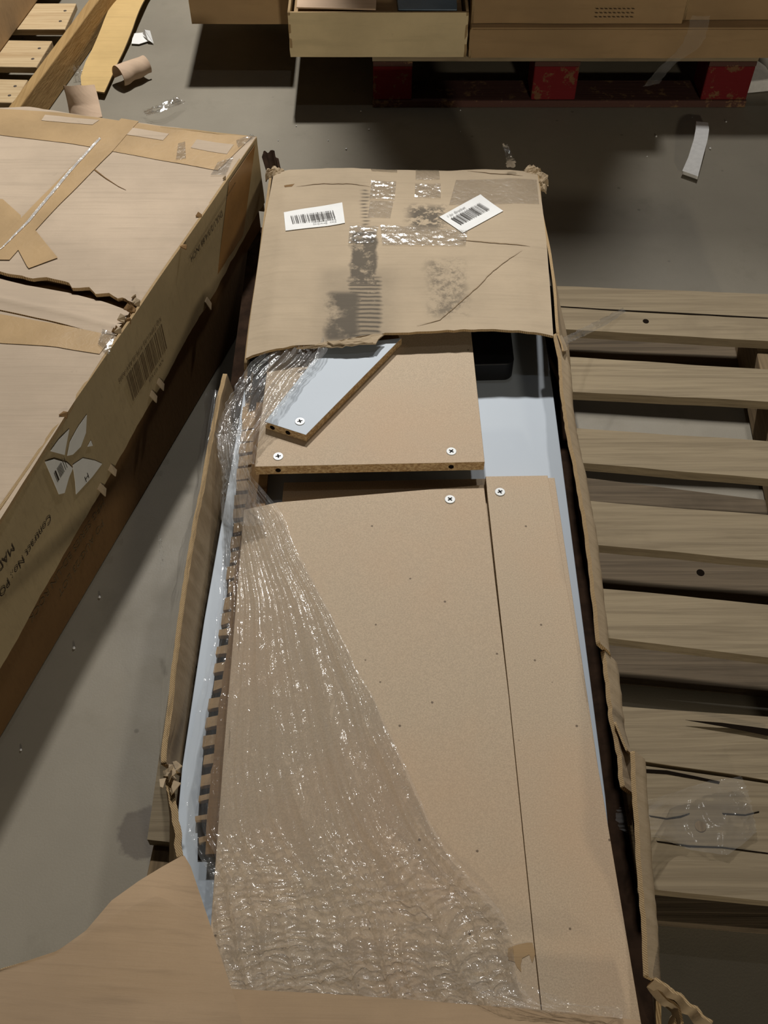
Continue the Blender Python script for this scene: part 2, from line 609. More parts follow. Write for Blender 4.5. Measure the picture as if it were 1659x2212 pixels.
# the split along the sixth board: a sliver that has sprung up along its far edge
sl = [(0.4283, 0.6536, 0.1480), (0.4789, 0.6436, 0.1480), (0.5405, 0.6294, 0.1480), (0.5430, 0.6400, 0.1480), (0.4800, 0.6493, 0.1480)]
slab('split', [(p[0], p[1], .1492) for p in sl], .0006, M['hole'], pal, bev=0)
for pts in ([(0.3596, 0.5837, 0.1406), (0.3913, 0.5817, 0.1406), (0.4282, 0.5736, 0.1406), (0.4617, 0.5655, 0.1406), (0.4598, 0.5622, 0.1406), (0.4275, 0.5695, 0.1406), (0.3904, 0.5762, 0.1406), (0.3600, 0.5783, 0.1406)],
            [(0.3567, 0.5177, 0.1406), (0.3798, 0.5139, 0.1406), (0.3990, 0.5171, 0.1406), (0.4122, 0.5209, 0.1406), (0.4106, 0.5190, 0.1406), (0.3986, 0.5145, 0.1406), (0.3795, 0.5120, 0.1406), (0.3583, 0.5158, 0.1406)],
            [(0.3610, 0.4830, 0.1406), (0.4041, 0.4769, 0.1406), (0.4465, 0.4750, 0.1406), (0.5052, 0.4670, 0.1406), (0.5048, 0.4652, 0.1406), (0.4461, 0.4732, 0.1406), (0.4036, 0.4744, 0.1406), (0.3620, 0.4812, 0.1406)],
            [(0.4559, 0.5209, 0.1406), (0.4866, 0.5190, 0.1406), (0.5064, 0.5235, 0.1406), (0.5059, 0.5216, 0.1406), (0.4862, 0.5171, 0.1406), (0.4567, 0.5190, 0.1406)]):
    slab('split', pts, .0005, M['hole'], pal, bev=0)
slab('split', [(0.3326, 1.5478, 0.1408), (0.4269, 1.5383, 0.1408), (0.5166, 1.5315, 0.1408), (0.6059, 1.5247, 0.1408), (0.7468, 1.5127, 0.1408), (0.7461, 1.5100, 0.1408), (0.6051, 1.5207, 0.1408), (0.5159, 1.5274, 0.1408), (0.4266, 1.5356, 0.1408), (0.3323, 1.5451, 0.1408)], .0005, M['hole'], pal, bev=0)
for x in (-.285, .19, .668):      # stringers under the slats, following the skew of the deck
    v = []
    pts = [(x - .02 + (.41 - .55) * .075, .412), (x + .02 + (.41 - .55) * .075, .412), (x + .02 + (1.58 - .55) * .075, 1.575), (x - .02 + (1.58 - .55) * .075, 1.575)]
    slab('stringer', [(a, b, .119) for a, b in pts], .097, M['slat_y'], pal, bev=.002)
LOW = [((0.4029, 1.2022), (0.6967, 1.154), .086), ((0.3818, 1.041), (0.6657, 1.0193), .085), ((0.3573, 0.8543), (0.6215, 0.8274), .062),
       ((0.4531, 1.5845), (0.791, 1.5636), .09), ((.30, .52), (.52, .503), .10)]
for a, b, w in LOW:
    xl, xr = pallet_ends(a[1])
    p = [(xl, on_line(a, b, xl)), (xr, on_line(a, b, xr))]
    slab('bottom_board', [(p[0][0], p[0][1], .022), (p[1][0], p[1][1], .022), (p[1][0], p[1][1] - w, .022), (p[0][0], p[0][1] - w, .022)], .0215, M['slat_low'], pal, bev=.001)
disc('nail_hole', (0.5457, 0.9939, 0.0221), .0068, .0006, M['hole'], pal)
disc('nail_head', (0.4231, 0.5025, 0.1404), .0075, .0006, M['slat_y'], pal)
disc('nail_hole', (0.5076, 1.5027, 0.1402), .006, .0008, M['hole'], pal, n=10)


# ---------------------------------------------------------------- the opened carton
ROOT = (.03, 1.5, .145)
car = thing('opened_carton', ROOT, 'long torn-open cardboard carton full of furniture panels on the grey pallet', 'carton')
# the lid texture is measured from the root, so the lid mesh lives directly under it
LID_NEAR = torn([(-0.2273, 1.2260, 0.3120), (-0.2163, 1.2314, 0.3120), (-0.1751, 1.2402, 0.3120), (-0.1373, 1.2480, 0.3120), (-0.1068, 1.2491, 0.3120), (-0.0686, 1.2546, 0.3120), (-0.0227, 1.2636, 0.3120), (0.0019, 1.2771, 0.3120), (0.0546, 1.2805, 0.3120), (0.1710, 1.2861, 0.3120), (0.2253, 1.2861, 0.3120), (0.2836, 1.2793, 0.3120)], .0016, .012, 8)
LID_FAR = torn([(-0.2176, 1.7775, 0.3020), (-0.1737, 1.7791, 0.3020), (-0.0638, 1.7823, 0.3020), (0.0647, 1.7807, 0.3020), (0.2023, 1.7823, 0.3020), (0.2571, 1.7791, 0.3020), (0.3028, 1.7775, 0.3020)], .0012, .02, 9)


def lid_z(x, y):
    z = .302 + .012 * max(0, min(1, (1.72 - y) / .45))
    z += .005 * noise.noise((x * 5, y * 5, 2.0)) + .0016 * noise.noise((x * 16, y * 16, 5.0))
    z -= .010 * max(0, min(1, (-.19 - x) / .04)) + .006 * max(0, min(1, (x - .25) / .05))
    z -= .012 * max(0, min(1, (y - 1.735) / .045)) ** 2
    return z


def lid_fn(u, v):
    a = lerp_poly(LID_NEAR, u); b = lerp_poly(LID_FAR, u)
    p = a.lerp(b, v)
    p.x += .004 * math.sin(v * math.pi) * (1 if u > .5 else -1) * abs(2 * u - 1) ** 4
    p.z = lid_z(p.x, p.y)
    return p


sheet('lid', lid_fn, 90, 60, .005, [M['lid'], M['edge']], car, side=1)


def on_lid(p, h=.0012): return (p[0], p[1], lid_z(p[0], p[1]) + h)


def lid_patch(name, corners, mat, h=.0012, nu=14, nv=10, thick=.0004, wrinkle=0.0, parent=car):
    """a flat thing laid on the lid: corners far-left, far-right, near-right, near-left"""
    a, b, c, d = [Vector(p) for p in corners]
    def fn(u, v):
        p = d.lerp(c, u).lerp(a.lerp(b, u), v)
        w = wrinkle * (noise.noise((p.x * 90, p.y * 90, 1)) + .6 * noise.noise((p.x * 220, p.y * 220, 4))) if wrinkle else 0
        return (p.x, p.y, lid_z(p.x, p.y) + h + w + wrinkle)
    return sheet(name, fn, nu, nv, thick, mat, parent)


# clear tape strips on the lid
lid_patch('clear_tape', [(-0.0248, 1.7249, 0.3040), (0.0238, 1.7219, 0.3040), (0.0199, 1.6621, 0.3040), (-0.0270, 1.6665, 0.3040)], M['clear_tape'], wrinkle=.0012, nu=30, nv=30)
lid_patch('clear_tape', [(-0.0260, 1.6606, 0.3040), (0.0181, 1.6577, 0.3040), (0.0117, 1.6002, 0.3040), (-0.0308, 1.6031, 0.3040)], M['clear_tape'], .0012, wrinkle=.0003)
lid_patch('clear_tape', [(0.0607, 1.7173, 0.3040), (0.1101, 1.7173, 0.3040), (0.1085, 1.6694, 0.3040), (0.0589, 1.6724, 0.3040)], M['clear_tape'], wrinkle=.0011, nu=30, nv=24)
lid_patch('clear_tape', [(-0.0064, 1.5765, 0.3060), (0.1542, 1.5613, 0.3060), (0.1476, 1.5126, 0.3060), (-0.0029, 1.5179, 0.3060)], M['clear_tape'], wrinkle=.0012, nu=60, nv=20)
lid_patch('clear_tape', [(-0.0631, 1.5765, 0.3060), (-0.0099, 1.5738, 0.3060), (-0.0181, 1.5233, 0.3060), (-0.0654, 1.5233, 0.3060)], M['clear_tape'], wrinkle=.0012, nu=30, nv=20)
lid_patch('clear_tape', [(-0.0271, 1.7806, 0.3000), (0.0261, 1.7790, 0.3000), (0.0260, 1.7571, 0.3000), (-0.0242, 1.7602, 0.3000)], M['clear_tape'], wrinkle=.0005, nu=30, nv=12)
lid_patch('clear_tape', [(0.0629, 1.7806, 0.3000), (0.1087, 1.7806, 0.3000), (0.1090, 1.7323, 0.3000), (0.0619, 1.7323, 0.3000)], M['clear_tape'], .0012, wrinkle=.0003)
lid_patch('clear_tape', [(0.1403, 1.7295, 0.3040), (0.2984, 1.7326, 0.3040), (0.2951, 1.6489, 0.3040), (0.1235, 1.6460, 0.3040)], M['clear_tape'], .0010, wrinkle=.0001)


def label(cs, seed, flip):
    o = lid_patch('barcode_label', cs, M['paper'], .0016, thick=.0006)
    a, b, c, d = [Vector(on_lid(p, .0030)) for p in cs]
    ex = (c - d); ey = (a - d)
    w, h = ex.length, ey.length
    org = d + ex * .13 + ey * .30
    o['label'] = 'white barcode label stuck on the lid'
    barcode('barcode', org, ex, ey, w * .74, h * .42, M['ink_label'], o, seed, 30)
    if flip: text('printed_text', 'Fits  Bracket', d + ex * .86 + ey * .23, -ex, -ey, h * .15, M['ink_label'], o)
    else: text('printed_text', '1 bs  Bracket', d + ex * .10 + ey * .80, ex, ey, h * .13, M['ink_label'], o)


label([(-0.1885, 1.6202, 0.3060), (-0.0797, 1.6549, 0.3060), (-0.0728, 1.5877, 0.3060), (-0.1817, 1.5627, 0.3060)], 5, True)
label([(0.1037, 1.6073, 0.3050), (0.1851, 1.6798, 0.3050), (0.2245, 1.6230, 0.3050), (0.1446, 1.5544, 0.3050)], 11, False)

# creases and crumpled ply at the torn near edge
for i, pts in enumerate(([(-0.1440, 1.2371, 0.3180), (-0.0989, 1.2515, 0.3180), (-0.0532, 1.2581, 0.3180), (-0.0181, 1.2705, 0.3180), (-0.0004, 1.2705, 0.3180), (-0.0134, 1.2481, 0.3180), (-0.0529, 1.2437, 0.3180), (-0.1062, 1.2415, 0.3180)],
                         [(-0.0941, 1.2505, 0.3220), (-0.0455, 1.2571, 0.3220), (-0.0226, 1.2638, 0.3220), (-0.0179, 1.2482, 0.3220), (-0.0529, 1.2449, 0.3220), (-0.0833, 1.2438, 0.3220)])):
    vs = torn(pts + [pts[0]], .0015, .008, 20 + i)[:-1]
    vs = [(x, y, lid_z(x, y) + .003 + i * .003 + .0025 * noise.noise((x * 80, y * 80, i))) for x, y, z in vs]
    n = len(vs); cx = sum(v[0] for v in vs) / n; cy = sum(v[1] for v in vs) / n
    ring2 = [(cx + (x - cx) * .55, cy + (y - cy) * .55, z + .005 * abs(noise.noise((x * 60, y * 60, 3)))) for x, y, z in vs]
    bot = [(x, y, z - .0025) for x, y, z in vs]
    f = [tuple(range(n, 2 * n)), tuple(range(3 * n - 1, 2 * n - 1, -1))]
    for k in range(n):
        j = (k + 1) % n
        f += [(k, j, n + j, n + k), (k, 2 * n + k, 2 * n + j, j)]
    obj('torn_ply', vs + ring2 + bot, f, M['kraft_dark' if i == 5 else 'kraft'], car)
# creases pressed into the lid
def lid_crease(pts, w, mat):
    a = torn(pts, .0008, .008, int(w * 1e6) % 97)
    def fn(u, v):
        q = lerp_poly(a, u); q.y += (v - .5) * w * (1 - abs(2 * u - 1) ** 3)
        return (q.x, q.y, lid_z(q.x, q.y) + .0009)
    return sheet('crease', fn, 60, 2, .0003, mat, car)


lid_crease([(0.0550, 1.2939, 0.3060), (0.0945, 1.3089, 0.3060), (0.1236, 1.3465, 0.3060), (0.1620, 1.3948, 0.3060), (0.1934, 1.4424, 0.3060), (0.2249, 1.4784, 0.3060), (0.2500, 1.5007, 0.3060)], .0022, M['crease_brown'])
lid_crease([(-0.1698, 1.7067, 0.3030), (-0.1164, 1.7157, 0.3030), (-0.0624, 1.7142, 0.3030), (-0.0264, 1.7067, 0.3030)], .0014, M['crease_brown'])
lid_crease([(0.1318, 1.5354, 0.3050), (0.1947, 1.5246, 0.3050), (0.2655, 1.5139, 0.3050)], .0022, M['crease_brown'])
lid_crease([(0.1648, 1.7682, 0.3030), (0.2095, 1.7526, 0.3030), (0.2723, 1.7433, 0.3030)], .0020, M['crease_brown'])
# dent on the lid
lid_patch('torn_ply', [(-0.1943, 1.7128, 0.3040), (-0.1739, 1.7173, 0.3040), (-0.1788, 1.7082, 0.3040), (-0.1921, 1.7067, 0.3040)], M['kraft_dark'], .0004, thick=.0002)


def strip(name, top, bot, thick, mats, parent=car, nu=40, nv=8, wob=.002, seed=0, side=1):
    """a cardboard wall hanging between an upper and a lower polyline"""
    def fn(u, v):
        p = lerp_poly(bot, u).lerp(lerp_poly(top, u), v)
        p.x += wob * noise.noise((p.x * 6 + seed, p.y * 6, p.z * 12))
        p.y += wob * .5 * noise.noise((p.x * 6 + seed, p.y * 6, 9 + p.z * 12))
        return p
    return sheet(name, fn, nu, nv, thick, mats, parent, side=side)


KW = [M['kraft'], M['edge']]
# far end wall, left and right walls of the closed far part
strip('end_wall', [(-.222, 1.774, .286), (.302, 1.774, .284)], [(-.222, 1.786, .146), (.312, 1.786, .146)], .005, KW, nu=40)
strip('side_wall', [(-.2285, 1.235, .286), (-.222, 1.772, .286)], [(-.240, 1.235, .146), (-.236, 1.772, .146)], .005, KW, nu=40)
strip('side_wall', [(.303, 1.774, .292), (.3035, 1.70, .293), (.3005, 1.50, .296), (.2965, 1.291, .298)], [(.318, 1.774, .146), (.345, 1.62, .146), (.345, 1.45, .146), (.345, 1.291, .146)], -.005, KW, nu=40, wob=.008)
# crumpled far corners
for (cx, cy, cz, sx, sd) in ((-.216, 1.772, .304, .026, 1), (.300, 1.765, .300, .034, 2), (.296, 1.775, .306, .022, 3), (.303, 1.735, .298, .022, 6)):
    def fn(u, v, cx=cx, cy=cy, cz=cz, sx=sx, sd=sd):
        a = (u - .5) * 2; b = (v - .5) * 2
        return (cx + a * sx * .75 + .003 * noise.noise((u * 4, v * 4, sd)), cy + b * sx * .55 + .006 * noise.noise((u * 5, v * 3, sd + 4)),
                cz - .006 - .010 * a * a - .009 * b * b + .006 * noise.noise((u * 5 + sd, v * 6, sd)))
    sheet('crumpled_corner', fn, 12, 12, .003, KW, car, side=1, smooth=False)
# carton bottom
slab('bottom_panel', [(-.28, .16, .149), (.324, .16, .149), (.324, 1.785, .149), (-.28, 1.785, .149)], .004, M['dark_brown'], car, bev=0)  # near-black brown paints the shade deep in the right-hand gap
# right wall: standing, leaning outwards at its foot, torn into two lengths
def lean_wall(name, top, foot, th, nu, wob, seed):
    """a wall whose upper lip is pressed outwards before it drops to its foot"""
    def fn(u, v):
        t = lerp_poly(top, u); f = lerp_poly(foot, u)
        m = Vector((t.x + .020, t.y, t.z - .028)); f.z = .15
        q = t.lerp(m, v / .3) if v < .3 else m.lerp(f, (v - .3) / .7)
        q.x += wob * noise.noise((q.y * 7 + seed, v * 4, seed)) * min(1, v * 4)
        return q
    return sheet(name, lambda u, v: fn(u, 1 - v), nu, 12, th, KW, car, side=1)


RT = torn([(0.2904, 1.2925, 0.3000), (0.2930, 1.2364, 0.3000), (0.2877, 1.1512, 0.3000), (0.2877, 1.0710, 0.3000), (0.2911, 0.9956, 0.3000), (0.2921, 0.9331, 0.3000), (0.2929, 0.8736, 0.3000), (0.2905, 0.7858, 0.3000), (0.2870, 0.6900, 0.3000)], .0007, .009, 31)
lean_wall('side_wall', list(reversed(RT)), [(.326, .69, .15), (.326, 1.0, .15), (.326, 1.29, .15)], .006, 110, .003, 3)
RT2 = torn([(0.2948, 0.6881, 0.2850), (0.2943, 0.6567, 0.2850), (0.2922, 0.5965, 0.2850), (0.2950, 0.5581, 0.2850), (0.2950, 0.5211, 0.2850), (0.2944, 0.4971, 0.2850)], .0016, .008, 33)
lean_wall('side_wall', list(reversed(RT2)), [(.328, .50, .15), (.328, .60, .15), (.327, .684, .15)], .006, 60, .004, 8)
RT3 = torn([(0.3063, 0.5320, 0.3120), (0.3009, 0.4858, 0.3120), (0.2962, 0.4296, 0.3120), (0.2917, 0.3765, 0.3120), (0.2879, 0.3263, 0.3120), (0.2821, 0.2740, 0.3120)], .0007, .009, 35)
lean_wall('side_wall', list(reversed(RT3)), [(.326, .24, .15), (.334, .40, .15), (.338, .525, .15)], .006, 90, .002, 12)
# torn fibres where the near corner has ripped
for i, pts in enumerate(([(0.2860, 0.2731, 0.3000), (0.2986, 0.2653, 0.3000), (0.3150, 0.2516, 0.3000), (0.3404, 0.2305, 0.3000)], [(0.2893, 0.2745, 0.2800), (0.2965, 0.2628, 0.2800), (0.3116, 0.2490, 0.2800), (0.3126, 0.2345, 0.2800)], [(0.3099, 0.2697, 0.2700), (0.3224, 0.2548, 0.2700), (0.3134, 0.2465, 0.2700), (0.3082, 0.2364, 0.2700)])):
    a = torn(pts, .002, .006, 40 + i)
    tops = [(p[0] + .003, p[1], p[2] + .004) for p in a]
    strip('torn_ply', tops, [(p[0], p[1], p[2] - .016 - .01 * (i == 0)) for p in a], .003, KW, nu=24, nv=3, wob=.003, seed=50 + i)
# torn curl where the first length ends
strip('torn_ply', [(0.2887, 0.5801, 0.2920), (0.2963, 0.5517, 0.2920), (0.3003, 0.5393, 0.2920)], [(0.2999, 0.5883, 0.2620), (0.3091, 0.5612, 0.2620), (0.3132, 0.5486, 0.2620)], .003, KW, nu=12, nv=4, wob=.006, seed=71)
strip('torn_ply', [(0.2886, 1.2903, 0.3000), (0.2929, 1.2642, 0.3000), (0.2942, 1.2475, 0.3000)], [(0.3016, 1.3232, 0.2700), (0.3071, 1.3000, 0.2700), (0.3100, 1.2828, 0.2700)], .003, KW, nu=12, nv=4, wob=.006, seed=72)

# left wall: a standing torn strip, thin edge up
LT = torn([(-0.2554, 1.1953, 0.3000), (-0.2595, 1.1512, 0.3000), (-0.2623, 1.0906, 0.3000), (-0.2647, 1.0233, 0.3000), (-0.2659, 0.9684, 0.3000), (-0.2694, 0.9072, 0.3000), (-0.2710, 0.8329, 0.3000), (-0.2711, 0.7630, 0.3000), (-0.2709, 0.7042, 0.3000), (-0.2701, 0.6484, 0.3000), (-0.2676, 0.5954, 0.3000), (-0.2681, 0.5449, 0.3000), (-0.2661, 0.5205, 0.3000)], .0006, .009, 36)
LB = [(q[0] - .003, q[1], .15) for q in [(-0.2456, 1.2345, 0.2150), (-0.2489, 1.0006, 0.2150), (-0.2586, 0.7784, 0.2150), (-0.2630, 0.5647, 0.2150)]]
strip('side_wall', LT, LB, -.007, [M['kraft'], M['edge']], nu=130, wob=.001, seed=5)
LT2 = torn([(-0.2626, 0.5151, 0.2960), (-0.2563, 0.4925, 0.2960), (-0.2448, 0.4580, 0.2960), (-0.2327, 0.4083, 0.2960)], .0016, .007, 37)
strip('side_wall', LT2, [(-.276, .512, .15), (-.272, .45, .15), (-.266, .38, .15)], -.008, KW, nu=50, wob=.003, seed=15)
# ragged tuft where the left wall has torn through
for i in range(9):
    r_ = random.Random(80 + i)
    c = Vector((-0.2571, 0.5065, 0.3020)) + Vector((r_.uniform(-.014, .014), r_.uniform(-.012, .012), r_.uniform(-.006, .006)))
    d = Vector((r_.uniform(-1, 1), r_.uniform(-1, 1), r_.uniform(-.2, 1))).normalized() * r_.uniform(.008, .018)
    s = d.cross(Vector((0, 0, 1))).normalized() * r_.uniform(.003, .006)
    top = [c - s, c + s, c + s * .7 + d, c + d * 1.2 - s * .2]
    obj('torn_ply', *prism(top, [p - Vector((0, 0, .002)) for p in top])[:2], M['kraft'], car)

# dark crumpled flap at the far left corner
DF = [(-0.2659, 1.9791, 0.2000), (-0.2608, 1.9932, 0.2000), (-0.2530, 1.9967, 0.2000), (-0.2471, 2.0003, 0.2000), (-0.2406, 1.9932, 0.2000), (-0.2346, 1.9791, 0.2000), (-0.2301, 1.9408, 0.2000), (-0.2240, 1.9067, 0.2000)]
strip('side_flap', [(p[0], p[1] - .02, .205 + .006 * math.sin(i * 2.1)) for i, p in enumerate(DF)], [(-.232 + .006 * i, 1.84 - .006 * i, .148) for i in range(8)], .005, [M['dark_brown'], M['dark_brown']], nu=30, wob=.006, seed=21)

# near flaps: one opened out to the left, raised, and one folded over the boards
def ngrid(name, rows, thick, mats, parent=car, nu=40, nv=30, wob=.004, seed=0, side=1):
    """a cardboard flap through rows of points, near row first"""
    def fn(u, v):
        t = v * (len(rows) - 1); k = min(len(rows) - 2, int(t)); w = t - k
        p = lerp_poly(rows[k], u).lerp(lerp_poly(rows[k + 1], u), w)
        p.z += wob * noise.noise((p.x * 5 + seed, p.y * 5, seed))
        return p
    return sheet(name, fn, nu, nv, thick, mats, parent, side=side)


FLAP = [M['kraft_flap'], M['edge']]
ngrid('end_flap', [[(-0.4219, 0.0956, 0.4700), (-0.2559, 0.1004, 0.4200), (-0.0952, 0.1051, 0.3700)], [(-0.4309, 0.1695, 0.4400), (-0.2737, 0.1761, 0.4000), (-0.1267, 0.1830, 0.3580)], [(-0.4308, 0.2198, 0.4200), (-0.3692, 0.2260, 0.4100), (-0.2668, 0.2355, 0.3750), (-0.1504, 0.2409, 0.3500)],
                   [(-0.4267, 0.2310, 0.4150), (-0.3797, 0.2584, 0.4000), (-0.3324, 0.2778, 0.3850), (-0.2817, 0.3217, 0.3700), (-0.2427, 0.3438, 0.3600), (-0.1861, 0.3190, 0.3380)], [(-0.4273, 0.2331, 0.4150), (-0.3779, 0.2606, 0.4000), (-0.3309, 0.2818, 0.3850), (-0.3090, 0.3040, 0.3750), (-0.2902, 0.3375, 0.3650), (-0.2673, 0.3632, 0.3500), (-0.2474, 0.3834, 0.3350), (-0.2273, 0.4014, 0.3220), (-0.2178, 0.3878, 0.3220)]],
      .005, FLAP, nu=60, nv=60, wob=.002, seed=3)
ngrid('end_flap', [[(-0.1236, 0.1132, 0.2850), (0.1240, 0.1132, 0.2850), (0.2846, 0.1132, 0.2850)], [(-0.1442, 0.1949, 0.2850), (0.1299, 0.1906, 0.2850), (0.2821, 0.1822, 0.2850)], [(-0.1527, 0.2341, 0.2820), (0.0348, 0.2341, 0.2820), (0.2758, 0.2296, 0.2820)], [(-0.1683, 0.2698, 0.2780), (-0.0652, 0.2651, 0.2780), (0.0354, 0.2586, 0.2780), (0.1351, 0.2512, 0.2780), (0.2094, 0.2457, 0.2780), (0.2740, 0.2385, 0.2780)]],
      .004, FLAP, nu=60, nv=30, wob=.0015, seed=9)

# ---------------------------------------------------------------- furniture panels inside the carton
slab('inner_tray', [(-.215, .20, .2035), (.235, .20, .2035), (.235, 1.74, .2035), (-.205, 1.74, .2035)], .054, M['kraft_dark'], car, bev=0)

wp = thing('furniture_panel', (.03, .9, .204), 'wide white laminated panel lying lowest in the carton, white strip showing along the right', 'panel')
slab('panel_board', [(-.222, 1.70, .222), (.2885, 1.70, .222), (0.2897, 1.2701, 0.2220), (0.2831, 0.5099, 0.2220), (.2700, .20, .222), (-.250, .20, .222), (-0.2630, 0.5487, 0.2220), (-0.2585, 0.7741, 0.2220), (-0.2490, 0.9951, 0.2220)], .018, M['white'], wp, bev=.001)


def cam_lock(p, r=.0075, parent=None, ang=.4):
    o = disc('cam_lock', p, r, .0012, M['cam_white'], parent, n=24)
    o['label'] = 'round white cam lock with a cross slot'
    z = p[2] + .00125
    for k in (0, 1):
        a = ang + k * math.pi / 2
        d = Vector((math.cos(a), math.sin(a), 0)); s = Vector((-d.y, d.x, 0))
        c = Vector((p[0], p[1], z))
        pts = [c + d * .0042 + s * .0012, c - d * .0042 + s * .0012, c - d * .0042 - s * .0012, c + d * .0042 - s * .0012]
        slab('cross_slot', [tuple(q) for q in pts], .0003, M['cam_dark'], o, bev=0)
    return o


# lower hardboard panel C, then B on its right and A on its left, butted together
pc = thing('furniture_panel', (.05, .6, .2225), 'brown hardboard panel underneath, its far edge shaded below the raised panel', 'panel')
C1 = [(-0.1572, 1.0160, 0.2400), (0.1562, 1.0236, 0.2400), (0.2686, 1.0255, 0.2400)]
slab('panel_board', [C1[0], C1[1], C1[2], (.2790, .24, .240), (-.165, .24, .240)], .0172, [M['board'], M['chip']], pc, side=1, bev=.0006)
pb = thing('furniture_panel', (.21, .6, .2405), 'narrow brown hardboard panel along the right with a cam lock at its far end', 'panel')
slab('panel_board', [(0.1575, 1.0133, 0.2580), (0.2544, 1.0152, 0.2580), (0.2618, 0.7903, 0.2580), (0.2723, 0.4964, 0.2580), (0.2801, 0.2261, 0.2580), (0.1737, 0.2261, 0.2580), (0.1714, 0.3162, 0.2580), (0.1661, 0.6370, 0.2580)], .0172, [M['board'], M['chip']], pb, side=1, bev=.0006)
cam_lock((0.1779, 0.9817, 0.2582), .0078, pb, .5)
pa = thing('furniture_panel', (-.02, .6, .2405), 'large brown hardboard panel half under crumpled film, cam lock near its far right corner', 'panel')
slab('panel_board', [(-0.2119, 0.9473, 0.2585), (-0.1617, 0.9616, 0.2585), (0.1539, 0.9962, 0.2585), (0.1652, 0.6367, 0.2585), (0.1705, 0.3161, 0.2585), (0.1726, 0.2260, 0.2585), (-0.1946, 0.2260, 0.2585), (-0.1996, 0.3620, 0.2585), (-0.2052, 0.5705, 0.2585)], .0178, [M['board'], M['chip']], pa, side=1, bev=.0006)
slab('surface_tear', [(p[0], p[1], .2589) for p in torn([(0.1409, 0.3169, 0.2590), (0.1527, 0.3209, 0.2590), (0.1687, 0.3229, 0.2590), (0.1707, 0.3100, 0.2590), (0.1667, 0.3011, 0.2590), (0.1639, 0.3100, 0.2590), (0.1557, 0.3060, 0.2590), (0.1535, 0.2914, 0.2590), (0.1471, 0.3021, 0.2590), (0.1399, 0.3041, 0.2590), (0.1409, 0.3169, 0.2590)], .0012, .006, 5)[:-1]], .0004, M['kraft_warm'], pa, bev=0)
cam_lock((0.1006, 0.9668, 0.2587), .0080, pa, .75)

# raised panel D
ZD = lambda y: .290 - .014 * (y - 1.0) / .72
pd = thing('furniture_panel', (-.02, 1.2, .26), 'raised brown hardboard panel with two cam locks and drilled chipboard front edge', 'panel')
d1 = (-0.1972, 1.0059, 0.2900); d2 = (0.1540, 1.0152, 0.2900)
slab('panel_board', [d1, d2, (.1495, 1.30, ZD(1.30)), (.146, 1.70, ZD(1.70)), (-.185, 1.69, ZD(1.69)), (-.192, 1.30, ZD(1.30))], .019, [M['board'], M['chip']], pd, side=1, bev=.0006)
cam_lock((lambda p: (p[0], p[1], ZD(p[1]) + .0002))((-0.1625, 1.0264, 0.2900)), .0078, pd, .2)
cam_lock((lambda p: (p[0], p[1], ZD(p[1]) + .0002))((0.1039, 1.0368, 0.2900)), .0078, pd, .9)
for t in (.10, .855):
    c = Vector(d1).lerp(Vector(d2), t); c.z -= .0095; c.y -= .0002
    disc('dowel_hole', c, .0042, .0006, M['hole'], pd, n=14, nrm=(-.03, -1, 0))

# short white panel E across D
pe = thing('furniture_panel', (-.08, 1.16, .285), 'short narrow white panel with chipboard edges laid slanting across the raised panel', 'panel')
e1 = [(-0.1206, 1.0576, 0.3020), (0.0299, 1.2812, 0.3020), (-0.1000, 1.2598, 0.3020), (-0.1863, 1.0858, 0.3020)]
pts = [(p[0], p[1], ZD(p[1]) + .0158) for p in e1]
slab('panel_board', pts, .0155, [M['white'], M['chip']], pe, side=1, bev=.0005)
cam_lock((lambda p: (p[0], p[1], ZD(p[1]) + .0160))((-0.1312, 1.0859, 0.3030)), .0078, pe, .3)
q1, q2 = Vector(pts[3]), Vector(pts[0])
nn = Vector((-(q2 - q1).y, (q2 - q1).x, 0)).normalized()
if nn.y > 0: nn = -nn
for t in (.18, .56):
    c = q1.lerp(q2, t); c.z -= .008
    disc('dowel_hole', c + nn * .0002, .0042, .0006, M['hole'], pe, n=14, nrm=tuple(nn))

# black tray under the lid, rounded corner
bl = thing('black_tray', (.0, 1.45, .2225), 'black plastic tray with a rounded corner half under the carton lid', 'tray')
kx = (0.2220, 1.2584, 0.2620); k0 = (-0.2200, 1.2428, 0.2620)
pts = [(k0[0], k0[1], .262)]
rr = .016
for k in range(9):
    a = -math.pi / 2 + math.pi / 2 * k / 8
    pts.append((kx[0] - rr + rr * math.cos(a), kx[1] + rr + rr * math.sin(a), .262))
pts += [(kx[0], 1.60, .262), (k0[0], 1.60, .262)]
slab('tray_body', pts, .0395, M['black'], bl, bev=.002)

# honeycomb packing strip on the white panel, torn open along its left edge
hc = thing('honeycomb_strip', (-.22, .75, .2225), 'brown honeycomb packing strip torn open along the left of the panels', 'packing')
HL = [(-0.2343, 1.2694, 0.2360), (-0.2346, 1.1605, 0.2360), (-0.2349, 1.0595, 0.2360), (-0.2311, 0.9212, 0.2360), (-0.2298, 0.8125, 0.2360), (-0.2320, 0.7202, 0.2360), (-0.2358, 0.6347, 0.2360), (-0.2369, 0.5489, 0.2360), (-0.2347, 0.4813, 0.2360), (-0.2288, 0.4291, 0.2360)]
HM = [(-0.2151, 1.2694, 0.2360), (-0.2123, 1.1605, 0.2360), (-0.2097, 1.0595, 0.2360), (-0.2135, 0.9212, 0.2360), (-0.2191, 0.8125, 0.2360), (-0.2165, 0.7202, 0.2360), (-0.2197, 0.6347, 0.2360), (-0.2196, 0.5489, 0.2360), (-0.2196, 0.4813, 0.2360), (-0.2164, 0.4291, 0.2360)]
